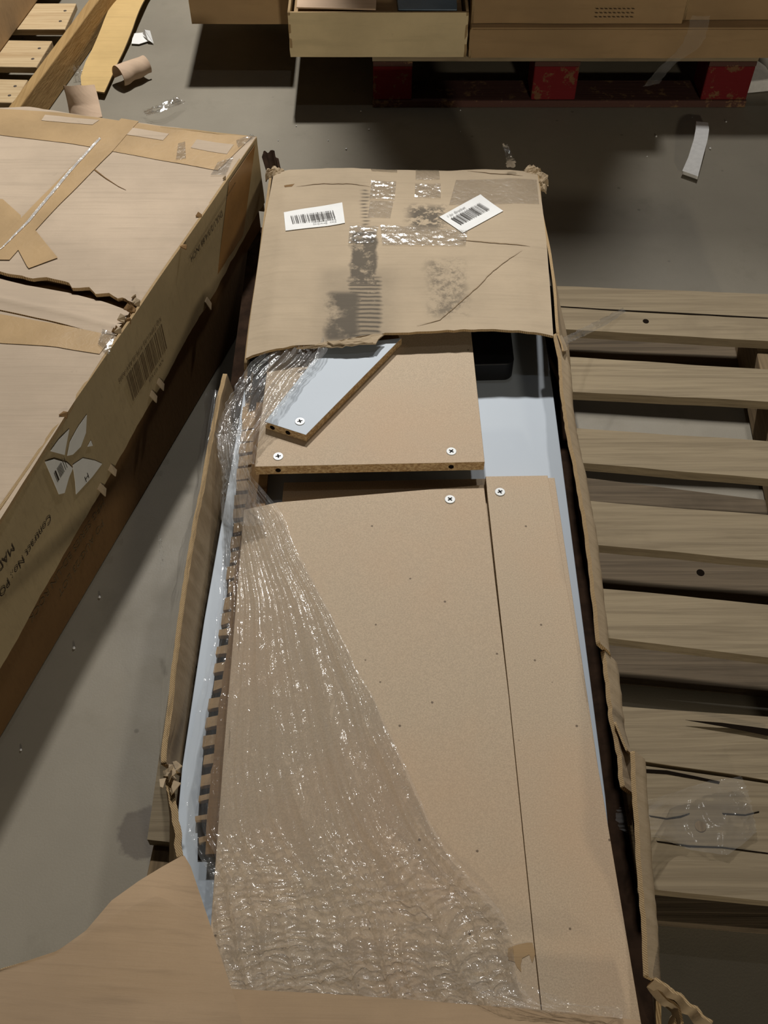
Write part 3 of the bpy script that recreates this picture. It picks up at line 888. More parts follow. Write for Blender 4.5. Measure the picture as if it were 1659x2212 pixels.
HR = [(-0.2032, 1.2694, 0.2360), (-0.2054, 1.1605, 0.2360), (-0.2031, 1.0595, 0.2360), (-0.1995, 0.9212, 0.2360), (-0.2010, 0.8125, 0.2360), (-0.1997, 0.7202, 0.2360), (-0.2017, 0.6347, 0.2360), (-0.2029, 0.5489, 0.2360), (-0.2052, 0.4813, 0.2360), (-0.2040, 0.4291, 0.2360)]
HRz = [(min(p[0] + .02, -.182), p[1], .236) for p in HR]
def hfn(u, v):
    a = lerp_poly(HM, u); b = lerp_poly(HRz, u)
    p = a.lerp(b, v); p.z = .2345 + .001 * noise.noise((p.x * 30, p.y * 30, 1))
    if v == 0: p.x += .0025 * noise.noise((u * 60, 1, 1))
    return p
sheet('top_liner', lambda u, v: hfn(1 - u, v) if False else hfn(u, 1 - v), 80, 3, .0110, M['kraft_dark'], hc, smooth=False)
slab('cell_gap_shade', [tuple(lerp_poly(HL, t)[:2]) + (.2240,) for t in [i / 20 for i in range(21)]] + [tuple(lerp_poly(HM, 1 - t)[:2]) + (.2240,) for t in [i / 20 for i in range(21)]], .0012, M['hole'], hc, bev=0)  # black sheet painting the shade inside the open cells
rnd = random.Random(12)
N_T = 31
for k in range(N_T):
    t = (k + .1) / N_T; w = (.88 if t < .3 else .78 if t < .6 else .52) / N_T * rnd.uniform(.85, 1.1)
    if t > .9: w *= .5
    a0 = lerp_poly(HL, t); a1 = lerp_poly(HL, t + w); b0 = lerp_poly(HM, t - .003); b1 = lerp_poly(HM, t + w - .003)
    j = rnd.uniform(-.002, .003)
    zz = .2345
    pts = [(a0.x + j, a0.y, zz + rnd.uniform(-.003, 0)), (b0.x, b0.y, zz), (b1.x, b1.y, zz), (a1.x + j, a1.y + rnd.uniform(-.002, .002), zz + rnd.uniform(-.003, 0))]
    slab('cell_wall', pts, .0100, M['kraft_warm'], hc, bev=0)


# ---------------------------------------------------------------- stretch film
def film_rows(name, rows, nu, nv, amp, mat, label, fold=9.0, seed=0, lift=.002, wrinkle=None, kindlabel='film'):
    """a clear film through cross rows; its folds run down the sheet, fanning with it"""
    L = [[Vector(p) for p in r] for r in rows]
    def base(u, v):
        t = v * (len(L) - 1); k = min(len(L) - 2, int(t)); w = t - k
        p0 = L[max(0, k - 1)]; p1 = L[k]; p2 = L[k + 1]; p3 = L[min(len(L) - 1, k + 2)]
        def cr(a, b, c, d): return .5 * ((2 * b) + (c - a) * w + (2 * a - 5 * b + 4 * c - d) * w * w + (3 * b - a - 3 * c + d) * w ** 3)
        def at(r):
            s = u * (len(r) - 1); i = min(len(r) - 2, int(s))
            return r[i].lerp(r[i + 1], s - i)
        return cr(at(p0), at(p1), at(p2), at(p3))
    def fn(u, v):
        v = 1 - v
        p = base(u, v)
        uu = u + .05 * noise.noise((u * 3, v * 4, seed + 3))
        r1 = 1 - abs(noise.noise((uu * fold, v * .9, seed)) * 2)
        r2 = 1 - abs(noise.noise((uu * fold * 2.3, v * 1.8, seed + 11)) * 2)
        r3 = noise.noise((uu * fold * 5, v * 9, seed + 5))
        h = amp * (.9 * max(0, r1) ** 3 + .45 * max(0, r2) ** 3) + amp * .12 * r3
        if wrinkle:
            g = max(0, min(1, (v - wrinkle[0]) / .12))
            qx = p.x + .012 * noise.noise((p.x * 28, p.y * 28, 1)); qy = p.y + .010 * noise.noise((p.x * 22, p.y * 35, 6))
            w = 1 - abs(noise.noise((qx * 14 + qy * 9, qy * 62 - qx * 12, seed + 8)) * 2)
            w2 = 1 - abs(noise.noise((qx * 60 + qy * 30, qy * 150, seed + 9)) * 2)
            h += g * wrinkle[1] * (max(0, w) ** 3 + .5 * max(0, w2) ** 3)
        edge = min(u, 1 - u)
        p.x += .004 * noise.noise((v * 22, u * 3, seed + 17)) * (1 if edge < .2 else .3)
        p.z += lift + max(-.0005, h)
        return p
    o = sheet(name, fn, nu, nv, 0, mat)
    return tag(o, label, kindlabel)


FAN = [
    [(-0.2488, 1.0054, 0.2830), (-0.2251, 1.0022, 0.2900), (-0.2005, 1.0074, 0.2860)],
    [(-0.2458, 0.9849, 0.2800), (-0.2225, 0.9816, 0.2840), (-0.1987, 0.9933, 0.2720)],
    [(-0.2439, 0.9363, 0.2680), (-0.2079, 0.9363, 0.2680), (-0.1619, 0.9472, 0.2620)],
    [(-0.2358, 0.8571, 0.2600), (-0.1819, 0.8571, 0.2600), (-0.1211, 0.8571, 0.2600)],
    [(-0.2329, 0.7809, 0.2605), (-0.1566, 0.7812, 0.2600), (-0.0832, 0.7773, 0.2600)],
    [(-0.2352, 0.7023, 0.2605), (-0.1452, 0.7062, 0.2600), (-0.0490, 0.7026, 0.2600)],
    [(-0.2429, 0.6289, 0.2605), (-0.1344, 0.6325, 0.2600), (-0.0168, 0.6325, 0.2600)],
    [(-0.2491, 0.5569, 0.2605), (-0.1242, 0.5634, 0.2600), (0.0134, 0.5666, 0.2600)],
    [(-0.2453, 0.4954, 0.2605), (-0.1091, 0.5016, 0.2600), (0.0389, 0.5046, 0.2600)],
    [(-0.2346, 0.4430, 0.2605), (-0.0894, 0.4460, 0.2600), (0.0642, 0.4460, 0.2600)],
    [(-0.2066, 0.3968, 0.2580), (-0.0597, 0.3934, 0.2600), (0.0997, 0.3961, 0.2600)],
    [(-0.1986, 0.3538, 0.2600), (-0.0371, 0.3512, 0.2600), (0.1389, 0.3486, 0.2600)],
    [(-0.1894, 0.3157, 0.2600), (-0.0259, 0.3132, 0.2600), (0.1455, 0.3107, 0.2600)],
    [(-0.1767, 0.2815, 0.2600), (-0.0152, 0.2791, 0.2600), (0.1501, 0.2767, 0.2600)],
    [(-0.1673, 0.2578, 0.2600), (-0.0048, 0.2532, 0.2600), (0.1771, 0.2485, 0.2600)],
]
film_rows('stretch_film', FAN, 260, 520, .0085, M['film'], 'crumpled clear stretch film fanning out over the large brown panel', fold=7.0, seed=2, wrinkle=(.62, .0034))
film_rows('stretch_film', [[(0.0978, 0.2810, 0.2620), (0.1535, 0.2715, 0.2620), (0.1881, 0.2597, 0.2620)], [(0.0920, 0.2668, 0.2620), (0.1524, 0.2574, 0.2620), (0.2174, 0.2504, 0.2620)], [(0.1266, 0.2525, 0.2630), (0.1866, 0.2470, 0.2630), (0.2525, 0.2498, 0.2630)], [(0.1764, 0.2435, 0.2620), (0.2164, 0.2417, 0.2620), (0.2536, 0.2380, 0.2620)]],
          50, 50, .006, M['film'], 'small crumpled end of clear film poking out over the folded near flap', fold=4, seed=31, lift=.022)
UP = [
    [(-0.1948, 1.2342, 0.3000), (-0.1457, 1.2498, 0.3020), (-0.0833, 1.2722, 0.3030)],
    [(-0.2161, 1.2124, 0.3000), (-0.1590, 1.2159, 0.3040), (-0.0983, 1.2225, 0.3080)],
    [(-0.2328, 1.1812, 0.2960), (-0.1796, 1.1838, 0.3040), (-0.1210, 1.1871, 0.3080)],
    [(-0.2463, 1.1435, 0.2920), (-0.1991, 1.1410, 0.3020), (-0.1398, 1.1454, 0.3080)],
    [(-0.2562, 1.1018, 0.2880), (-0.2104, 1.0955, 0.3000), (-0.1621, 1.0999, 0.3080)],
    [(-0.2600, 1.0643, 0.2860), (-0.2216, 1.0565, 0.3000), (-0.1827, 1.0637, 0.3080)],
    [(-0.2552, 1.0308, 0.2860), (-0.2256, 1.0215, 0.3000), (-0.1938, 1.0329, 0.3020)],
    [(-0.2487, 1.0034, 0.2820), (-0.2222, 0.9935, 0.2960), (-0.1956, 1.0026, 0.2960)],
]
film_rows('stretch_film', UP, 140, 220, .008, M['film_wad'], 'bunched clear film gathered from under the lid at the left', fold=5.5, seed=14)
ROPE = [[(-0.2597, 1.0601, 0.2960), (-0.2352, 1.0559, 0.3060), (-0.2121, 1.0710, 0.3000)], [(-0.2532, 1.0256, 0.2920), (-0.2292, 1.0135, 0.3060), (-0.2096, 1.0233, 0.3000)], [(-0.2440, 0.9891, 0.2860), (-0.2216, 0.9756, 0.3000), (-0.2026, 0.9857, 0.2900)], [(-0.2417, 0.9522, 0.2760), (-0.2158, 0.9366, 0.2900), (-0.1876, 0.9529, 0.2750)], [(-0.2422, 0.9161, 0.2660), (-0.2108, 0.9000, 0.2760), (-0.1748, 0.9075, 0.2660)]]
film_rows('stretch_film', ROPE, 70, 120, .009, M['film_wad'], 'twisted rope of clear film pinched together beside the panel corner', fold=7, seed=23)
# knot in the twisted film
def knot(u, v):
    a = u * 2 * math.pi; b = v * 2 * math.pi
    c = Vector((-0.2281, 1.0649, 0.3120)); r = .0085 + .0035 * math.cos(b)
    return c + Vector((r * math.cos(a), r * math.sin(a) * 1.2, .004 * math.sin(b) + .003 * math.sin(2 * a)))
tag(sheet('film_knot', knot, 28, 12, 0, M['film']), 'small knot of clear film beside the torn left carton wall', 'film')
HANG = [[(-0.3087, 1.2470, 0.2000), (-0.2737, 1.1595, 0.3000), (-0.2633, 1.1514, 0.3050)], [(-0.3130, 1.1315, 0.1700), (-0.2805, 1.0456, 0.2800), (-0.2643, 1.0330, 0.3050)], [(-0.3181, 1.0280, 0.1500), (-0.2815, 0.9392, 0.2700), (-0.2686, 0.9187, 0.3050)], [(-0.3291, 0.9555, 0.1400), (-0.2869, 0.8779, 0.2600), (-0.2705, 0.8470, 0.3050)],
        [(-0.3339, 0.8478, 0.1300), (-0.2876, 0.7735, 0.2600), (-0.2710, 0.7522, 0.3050)], [(-0.3306, 0.7423, 0.1300), (-0.2895, 0.6832, 0.2500), (-0.2695, 0.6593, 0.3050)], [(-0.3215, 0.6475, 0.1400), (-0.2906, 0.6123, 0.2400), (-0.2688, 0.5832, 0.3050)], [(-0.3049, 0.5792, 0.1600), (-0.2849, 0.5598, 0.2400), (-0.2689, 0.5511, 0.3000)]]
film_rows('clear_film_skirt', HANG, 30, 160, .006, M['film_thin'], 'thin clear film hanging outside the torn left carton wall', fold=3, seed=40, lift=-.002)
o = film_rows('film_sliver', [[(-0.3616, 0.9685, 0.1600), (-0.3589, 0.9704, 0.1600)], [(-0.3584, 0.9484, 0.1500), (-0.3532, 0.9484, 0.1500)], [(-0.3546, 0.9238, 0.1400), (-0.3480, 0.9238, 0.1400)]], 8, 24, .002, M['film'], 'small curled sliver of clear film beside the left wall', fold=2, seed=44)
film_rows('clear_film_scrap', [[(0.3176, 0.5064, 0.2000), (0.3822, 0.5405, 0.1500), (0.4431, 0.5610, 0.1480), (0.4861, 0.5660, 0.1520)], [(0.2962, 0.4944, 0.2100), (0.3877, 0.5295, 0.1450), (0.4472, 0.5458, 0.1450), (0.4914, 0.5470, 0.1500)], [(0.3011, 0.4674, 0.2100), (0.3890, 0.4984, 0.1430), (0.4519, 0.5047, 0.1430), (0.4941, 0.5259, 0.1460)], [(0.3603, 0.4833, 0.1500), (0.4019, 0.4676, 0.1425), (0.4493, 0.4615, 0.1425), (0.4937, 0.4921, 0.1430)]],
          60, 60, .004, M['film_thin'], 'sheet of clear film lying across the nearest pallet boards', fold=3, seed=50, lift=.003)
film_rows('tape_strand', [[(0.2978, 1.2793, 0.2700), (0.3054, 1.2624, 0.2700)], [(0.3064, 1.3081, 0.2700), (0.3184, 1.3051, 0.2620)], [(0.3392, 1.3782, 0.2200), (0.3521, 1.3757, 0.2100)], [(0.4071, 1.4791, 0.1600), (0.4153, 1.4677, 0.1550)], [(0.4668, 1.5344, 0.1430), (0.4716, 1.5236, 0.1430)]], 10, 80, .003, M['film_thin'],
          'stretched strand of clear tape from the right wall to the far pallet board', fold=2, seed=60, kindlabel='tape')
film_rows('tape_curl', [[(0.2417, 1.7664, 0.3000), (0.2584, 1.7695, 0.3000)], [(0.2387, 1.7610, 0.3180), (0.2570, 1.7642, 0.3180)], [(0.2369, 1.7645, 0.3300), (0.2495, 1.7645, 0.3300)], [(0.2317, 1.7773, 0.3380), (0.2443, 1.7773, 0.3380)], [(0.2305, 1.7742, 0.3480), (0.2397, 1.7726, 0.3450)]], 10, 50, .003, M['clear_tape'],
          'upright curl of clear tape at the far edge of the lid', fold=2, seed=64, kindlabel='tape')


# ---------------------------------------------------------------- the big closed carton on the left
TOPZ = .36
big = thing('closed_carton', (-.6, 1.2, 0), 'large closed cardboard carton with brown tape and a torn top at the left', 'carton')
A_ = Vector((-0.2481, 1.7852, 0.3600)); E_ = Vector((-0.5336, 0.8731, 0.3600))
ed = (E_ - A_); ed.z = 0; ed.normalize()          # along the right edge, towards the viewer
ln = Vector((ed.y, -ed.x, 0))                      # to the left
if ln.x > 0: ln = -ln
bk = (Vector((-0.7672, 1.8836, 0.3600)) - A_); bk.z = 0; bk.normalize()
LEN, WID = 1.75, .80
cA = A_; cB = A_ + bk * WID; cC = cB + ed * LEN; cD = A_ + ed * LEN


def ring(off, z): return [(p.x + s[0] * off, p.y + s[1] * off, z) for p, s in
                          ((cA, (-(ed.x * -1) * 0 - .95, -.2)), (cB, (.95, -.2)), (cC, (.95, .2)), (cD, (-.95, .3)))]


LIDB = [(-.0, .205), (1.0, .140)]
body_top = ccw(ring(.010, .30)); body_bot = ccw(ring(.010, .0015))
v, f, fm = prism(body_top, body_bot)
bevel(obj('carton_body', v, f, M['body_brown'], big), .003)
core_t = ccw(ring(.004, .342)); core_b = ccw(ring(.010, .30))
v, f, fm = prism(core_t, core_b); obj('carton_core', v, f, M['kraft_dark'], big)
# telescoping lid's right side, ragged along its lower edge
def side_z(s): return .212 - .065 * min(1.3, s / .95) + .003 * noise.noise((s * 40, 3, 3)) + .004 * noise.noise((s * 9, 8, 3))
nv_ = Vector((-ed.y, ed.x, 0))
if nv_.x < 0: nv_ = -nv_
def lidside(u, v):
    s = u * LEN
    lo = side_z(s); z = lo + (TOPZ - lo) * v
    p = A_ + ed * s + nv_ * (.0015 + .0016 * noise.noise((s * 6, v * 2, 4)) + .002 * (1 - v) ** 2)
    return (p.x, p.y, z - .001)
sheet('lid_side', lambda u, v: lidside(1 - u, v), 160, 10, .0045, [M['kraft_side'], M['edge']], big, side=1)
def lidback(u, v):
    p = A_ + bk * (u * WID)
    return (p.x + .001, p.y + .0015 + .002 * noise.noise((u * 9, v * 2, 6)), .19 + (TOPZ - .001 - .19) * v)
sheet('lid_side', lambda u, v: lidback(u, v), 40, 4, .0045, [M['kraft_side'], M['edge']], big, side=1)
# the top: a far sheet, a sunken strip where it has torn, a near sheet
def zt(x, y, z0): return z0 + .0035 * noise.noise((x * 4, y * 4, 1)) + .0012 * noise.noise((x * 14, y * 14, 6))
def topsheet(name, far, near, z0, mat, th, nu, nv, sd, zfun=None):
    def fn(u, v):
        p = lerp_poly(near, u).lerp(lerp_poly(far, u), v)
        p.z = (zfun(u, v) if zfun else z0) + .0035 * noise.noise((p.x * 4, p.y * 4, 1)) + .0012 * noise.noise((p.x * 14, p.y * 14, 6))
        return p
    return sheet(name, fn, nu, nv, th, [mat, M['edge']], big, side=1)
TEAR = torn([(-1.1478, 1.5290, 0.3600), (-0.9123, 1.4631, 0.3600), (-0.6518, 1.3842, 0.3600), (-0.5932, 1.3636, 0.3600), (-0.5690, 1.3672, 0.3600), (-0.5297, 1.3540, 0.3600), (-0.5216, 1.3398, 0.3600), (-0.4934, 1.3421, 0.3600), (-0.4795, 1.3245, 0.3600), (-0.4576, 1.3268, 0.3600), (-0.4415, 1.3129, 0.3600), (-0.4306, 1.3164, 0.3600), (-0.4264, 1.3094, 0.3600), (-0.4035, 1.2990, 0.3600)], .0025, .012, 61)
BACK = torn([(-1.3319, 2.0044, 0.3600), (-1.0636, 1.9438, 0.3600), (-0.7680, 1.8870, 0.3600), (-0.7131, 1.8904, 0.3600), (-0.6351, 1.8701, 0.3600), (-0.5298, 1.8452, 0.3600), (-0.3891, 1.8158, 0.3600), (-0.2966, 1.7948, 0.3600), (-0.2480, 1.7837, 0.3600)], .0012, .02, 62)
topsheet('top_flap', BACK, TEAR, .359, M['kraft_pale'], .007, 110, 50, 1)
T2 = [(p[0] - .004, p[1] - .010, .35) for p in [(-1.1499, 1.5344, 0.3600), (-0.9140, 1.4683, 0.3600), (-0.6526, 1.3878, 0.3600), (-0.6012, 1.3684, 0.3600), (-0.5273, 1.3493, 0.3600), (-0.4613, 1.3257, 0.3600), (-0.4154, 1.3025, 0.3600)]]
CR = [(-1.1125, 1.4376, 0.3600), (-0.8848, 1.3757, 0.3600), (-0.6287, 1.2842, 0.3600), (-0.5478, 1.2595, 0.3600), (-0.4677, 1.2308, 0.3600), (-0.4288, 1.2243, 0.3600)]
topsheet('torn_strip', T2, CR, .35, M['kraft_pale'], .006, 70, 14, 2, lambda u, v: .3595 - .010 * max(0, v - .25) / .75 + .003 * math.exp(-((v - .30) / .08) ** 2))
CR2 = [(p[0], p[1] - .003, p[2]) for p in CR]
topsheet('top_flap', CR2, [(-1.2545, 0.5835, 0.3600), (-0.9002, 0.5467, 0.3600), (-0.6183, 0.5288, 0.3600)], .359, M['kraft_pale'], .007, 80, 80, 3)
# ragged ply along the right-hand edge
EDGE_BITS = [(-0.2943, 1.6496, 0.3610), (-0.3264, 1.5277, 0.3610), (-0.3512, 1.4465, 0.3610), (-0.4040, 1.3036, 0.3610), (-0.4107, 1.2876, 0.3610), (-0.4183, 1.2584, 0.3610), (-0.4287, 1.2297, 0.3610), (-0.4779, 1.0528, 0.3610)]
for i, p in enumerate(EDGE_BITS):
    r_ = random.Random(300 + i)
    for k in range(3 if 2 < i < 7 else 1):
        c = Vector(p) + Vector((r_.uniform(-.010, .004), r_.uniform(-.010, .010), 0))
        s_ = r_.uniform(.003, .008)
        t3 = [c + Vector((-s_, -s_ * .4, .001)), c + Vector((s_ * .8, -s_ * .8, -.006 * r_.random())), c + Vector((s_, s_ * .3, .006 * r_.random())), c + Vector((-s_ * .2, s_ * .9, .007 * r_.random()))]
        obj('torn_ply', *prism([tuple(q) for q in t3], [(q.x, q.y, q.z - .002) for q in t3])[:2], M['kraft_dark'] if r_.random() < .5 else M['kraft'], big)
# dark tear across the top
slab('crease', [(p[0], p[1], zt(p[0], p[1], .3600)) for p in [(-0.5612, 1.6941, 0.3600), (-0.5398, 1.6717, 0.3600), (-0.5149, 1.6467, 0.3600), (-0.4889, 1.6236, 0.3600), (-0.4737, 1.6136, 0.3600), (-0.4910, 1.6265, 0.3600), (-0.5196, 1.6540, 0.3600), (-0.5429, 1.6791, 0.3600)]], .0008, M['kraft_dark'], big, bev=0)


def top_tape(pts_a, pts_b, mat, h=.0012, name='tape_strip', nu=40, nv=6, wr=.0002):
    def fn(u, v):
        p = lerp_poly(pts_a, u).lerp(lerp_poly(pts_b, u), v)
        p.z = zt(p.x, p.y, .359) + h + wr * noise.noise((p.x * 60, p.y * 60, 2)) + wr
        return p
    return sheet(name, fn, nu, nv, .0003, mat, big)


top_tape([(-0.6901, 1.4125, 0.3600), (-0.6236, 1.5909, 0.3600), (-0.5501, 1.7773, 0.3600), (-0.5193, 1.8485, 0.3600)], [(-0.6424, 1.4125, 0.3600), (-0.5858, 1.5700, 0.3600), (-0.5201, 1.7305, 0.3600), (-0.4831, 1.8386, 0.3600)], M['tape'], .0014, nu=60)                       # long seam tape
top_tape([(-1.3152, 1.9614, 0.3600), (-0.7456, 1.7900, 0.3600), (-0.6053, 1.7616, 0.3600), (-0.3927, 1.7001, 0.3600)], [(-1.3432, 2.0337, 0.3600), (-0.7668, 1.8819, 0.3600), (-0.6249, 1.8651, 0.3600), (-0.4072, 1.8158, 0.3600)], M['tape'], .0008, nu=60)                 # along the back edge
top_tape([(-0.3927, 1.7001, 0.3600), (-0.3117, 1.6761, 0.3600)], [(-0.4072, 1.8158, 0.3600), (-0.2552, 1.7837, 0.3600)], M['tape'], .0009, nu=30)
top_tape([(-0.8448, 1.2484, 0.3600), (-0.6101, 1.2039, 0.3600), (-0.5199, 1.1943, 0.3600), (-0.4476, 1.1785, 0.3600)], [(-0.8791, 1.3576, 0.3600), (-0.6261, 1.2729, 0.3600), (-0.5306, 1.2484, 0.3600), (-0.4321, 1.2221, 0.3600)], M['tape'], .0010, nu=50)               # along the crease
top_tape([(-0.6452, 1.4606, 0.3600), (-0.6059, 1.3903, 0.3600), (-0.6041, 1.3891, 0.3600)], [(-0.6196, 1.4997, 0.3600), (-0.5609, 1.4175, 0.3600), (-0.5598, 1.4162, 0.3600)], M['tape'], .0018, nu=10)                                              # patch
top_tape([(-0.7298, 1.5089, 0.3600), (-0.6995, 1.5909, 0.3600), (-0.6495, 1.5358, 0.3600)], [(-0.7059, 1.4125, 0.3600), (-0.6626, 1.4313, 0.3600), (-0.6349, 1.4503, 0.3600)], M['tape'], .0007, nu=10)
# clear glossy tape along the seam and over corners
top_tape([(-0.6641, 1.4376, 0.3600), (-0.6334, 1.5183, 0.3600), (-0.5950, 1.6526, 0.3600), (-0.5501, 1.7773, 0.3600)], [(-0.6597, 1.4427, 0.3600), (-0.6276, 1.5183, 0.3600), (-0.5893, 1.6496, 0.3600), (-0.5460, 1.7742, 0.3600)], M['seam_tape'], .0022, 'clear_tape', 90, 4, .0008)
top_tape([(-0.2853, 1.7694, 0.3600), (-0.2557, 1.7900, 0.3600)], [(-0.2785, 1.7429, 0.3600), (-0.2484, 1.7773, 0.3600)], M['clear_tape'], .0022, 'clear_tape', 16, 10, .0010)
top_tape([(-0.3229, 1.6584, 0.3600), (-0.2944, 1.6584, 0.3600)], [(-0.3141, 1.7001, 0.3600), (-0.2849, 1.7152, 0.3600)], M['clear_tape'], .0020, 'clear_tape', 24, 20, .0010)
top_tape([(-0.4534, 1.1996, 0.3600), (-0.4318, 1.1753, 0.3600)], [(-0.4521, 1.2352, 0.3600), (-0.4295, 1.2243, 0.3600)], M['clear_tape'], .0024, 'clear_tape', 24, 20, .0014)
top_tape([(-0.3937, 1.7076, 0.3600), (-0.3750, 1.7122, 0.3600)], [(-0.3960, 1.7616, 0.3600), (-0.3834, 1.7678, 0.3600)], M['clear_tape'], .0020, 'clear_tape', 14, 14, .0010)
# pale places where tape has lifted the print
top_tape([(-0.6747, 1.8386, 0.3600), (-0.5720, 1.8255, 0.3600)], [(-0.6714, 1.8585, 0.3600), (-0.5612, 1.8419, 0.3600)], M['kraft_pale'], .0016, 'bare_patch', 10, 3, .0001)
top_tape([(-0.5106, 1.7932, 0.3600), (-0.4271, 1.7742, 0.3600)], [(-0.5074, 1.8190, 0.3600), (-0.4183, 1.7964, 0.3600)], M['kraft_pale'], .0016, 'bare_patch', 10, 3, .0001)
top_tape([(-0.3705, 1.7491, 0.3600), (-0.2992, 1.7275, 0.3600)], [(-0.3621, 1.7773, 0.3600), (-0.2888, 1.7584, 0.3600)], M['kraft_pale'], .0016, 'bare_patch', 10, 3, .0001)


# print on the lid's side: s runs along the edge from the far corner, z is the height
def on_side(s, z, h=.0045):
    p = A_ + ed * s + nv_ * h
    return Vector((p.x, p.y, z))


UPs = Vector((0, 0, -1))
text('printed_text', 'Contract No.: PO-', on_side(.880, .252), ed, UPs, .0205, M['ink'], big)
text('printed_text', 'MADE IN', on_side(.968, .292), ed, UPs, .0215, M['ink'], big)
text('printed_text', 'KQ-T0P41US2-91PE-0LARV-A002', on_side(.468, .296), ed, UPs, .0115, M['ink_soft'], big)
text('printed_text', 'N.W. 62.0 KGS', on_side(.49, .219), ed, UPs, .009, M['ink_soft'], big)
text('printed_text', 'DUL1/2/3/4,88 INCH', on_side(.190, .322), ed, UPs, .0165, M['ink'], big)
obj('printed_line', [on_side(.12, .337), on_side(.34, .325), on_side(.34, .3240), on_side(.12, .3360)], [(0, 3, 2, 1)], M['ink_soft'], big)
barcode('barcode', on_side(.470, .281), ed, UPs, .136, .055, M['ink_soft'], big, 17, 34)
text('printed_text', 'MFG SERIES BD-LIN ROCK', on_side(.74, .120, -.0085), ed, UPs, .022, M['ink_soft'], big)
text('printed_text', 'PO AUG/23 LOT', on_side(.76, .085, -.0085), ed, UPs, .022, M['ink_soft'], big)
# brown strip at the side's far corner, painting mostly shade as dark tape
def side_tape_shade(u, v):
    s = .015 + .13 * u + .10 * (1 - v); z = .215 + (.352 - .215) * v
    q_ = on_side(s, z, .0036 + .0006 * noise.noise((s * 30, z * 30, 2)))
    return (q_.x, q_.y, q_.z)
sheet('tape_strip', lambda u, v: side_tape_shade(1 - u, v), 16, 10, .0004, M['tape_shaded'], big)
# torn white sticker left on the side, in five shreds
def shred(pts, lab=False):
    vs = [on_side(s, z, .0048) for s, z in pts]; ws = [on_side(s, z, .0040) for s, z in pts]
    n = len(vs)
    f = [tuple(range(n)), tuple(range(2 * n - 1, n - 1, -1))] + [(i, n + i, n + (i + 1) % n, (i + 1) % n) for i in range(n)]
    return obj('torn_sticker', vs + ws, f, M['paper'], big)
SHRED_PX = [
    [(188,897), (170,922), (152,955), (146,985), (158,982), (175,965), (186,935)],
    [(150,928), (128,950), (110,975), (140,983), (143,965)],
    [(98,998), (118,992), (145,1000), (158,1012), (150,1030), (140,1065), (128,1068), (112,1030)],
    [(158,1005), (180,990), (205,995), (221,1002), (200,1030), (165,1068), (163,1040)],
    [(190,965), (197,952), (201,963)],
]
SHREDS = [
     [(0.7291, 0.3165), (0.7557, 0.3178), (0.7846, 0.3135), (0.8008, 0.2991), (0.7883, 0.2886), (0.7657, 0.2825), (0.7442, 0.292)] ,
     [(0.7772, 0.3339), (0.8053, 0.3408), (0.8302, 0.3418), (0.8057, 0.3066), (0.7966, 0.3159)] ,
     [(0.8487, 0.3383), (0.829, 0.3227), (0.807, 0.2898), (0.799, 0.2676), (0.813, 0.2635), (0.835, 0.2496), (0.8471, 0.2605), (0.8477, 0.3032)] ,
     [(0.7965, 0.2725), (0.7696, 0.2592), (0.7458, 0.2273), (0.7314, 0.2031), (0.7637, 0.2069), (0.8125, 0.2195), (0.8043, 0.2421)] ,
     [(0.7507, 0.2662), (0.7389, 0.2679), (0.7386, 0.2554)] ,
]
for s in SHREDS: shred(s)
hp = SHREDS[3]
hc_s = sum(p[0] for p in hp) / len(hp); hc_z = sum(p[1] for p in hp) / len(hp)
text('printed_text', 'H', on_side(hc_s - .004, hc_z - .006, .0054), ed, UPs, .018, M['ink'], big)
bp = SHREDS[2]
bs = sum(p[0] for p in bp) / len(bp); bz = sum(p[1] for p in bp) / len(bp)
barcode('barcode', on_side(bs - .018, bz + .018, .0054), ed, UPs, .032, .022, M['ink'], big, 31, 9)
# torn ply hanging at the lid's lower edge
for i, (s, z) in enumerate(((.515, .185), (.545, .183), (.71, .168), (.75, .165), (.30, .195))):
    r_ = random.Random(400 + i)
    a = on_side(s, z + .010, .005); b = on_side(s + .012, z + .008, .006); c = on_side(s + .010, z - .012 + .006 * r_.random(), .014); d = on_side(s - .003, z - .006, .010)
    obj('torn_ply', *prism([tuple(q) for q in (a, b, c, d)], [tuple(q - nv_ * .002) for q in (a, b, c, d)])[:2], M['kraft'], big)


# ---------------------------------------------------------------- red pallet with cartons, far right
rp = thing('red_pallet', (.46, 2.9, 0), 'worn red painted wooden pallet under the far cartons', 'pallet')
for x0, x1 in ((-.028, .073), (.386, .502), (.832, .953)):
    for y0, y1 in ((2.500, 2.60), (2.90, 3.0), (3.36, 3.46)):
        box('block', (x0, y0, .020), (x1, y1, .112), M['red_block'], rp, bev=.004)
for y0, y1 in ((2.499, 2.60), (2.90, 3.0), (3.36, 3.46)):
    box('bottom_board', (-.030, y0 - .002, .0005), (.955, y1, .0198), M['red_board'], rp, bev=.002)
for x0, x1 in ((-.028, .073), (.386, .502), (.832, .953)):
    box('stringer_board', (x0, 2.50, .1122), (x1, 3.46, .1245), M['red_board'], rp, bev=.001)
for k in range(8):
    y = 2.502 + k * .124
    box('slat', (-.03, y, .1247), (.955, y + .09, .1385), M['slat'], rp, bev=.001)
film_rows('clear_film_strip', [[(.755, 2.493, .24), (.80, 2.492, .24)], [(.745, 2.490, .17), (.795, 2.489, .17)], [(.70, 2.488, .11), (.74, 2.488, .12)], [(.67, 2.485, .06), (.71, 2.485, .07)]], 10, 40, .004, M['film_thin'], 'strip of clear film hanging from the far cartons over the red pallet', fold=2, seed=70)


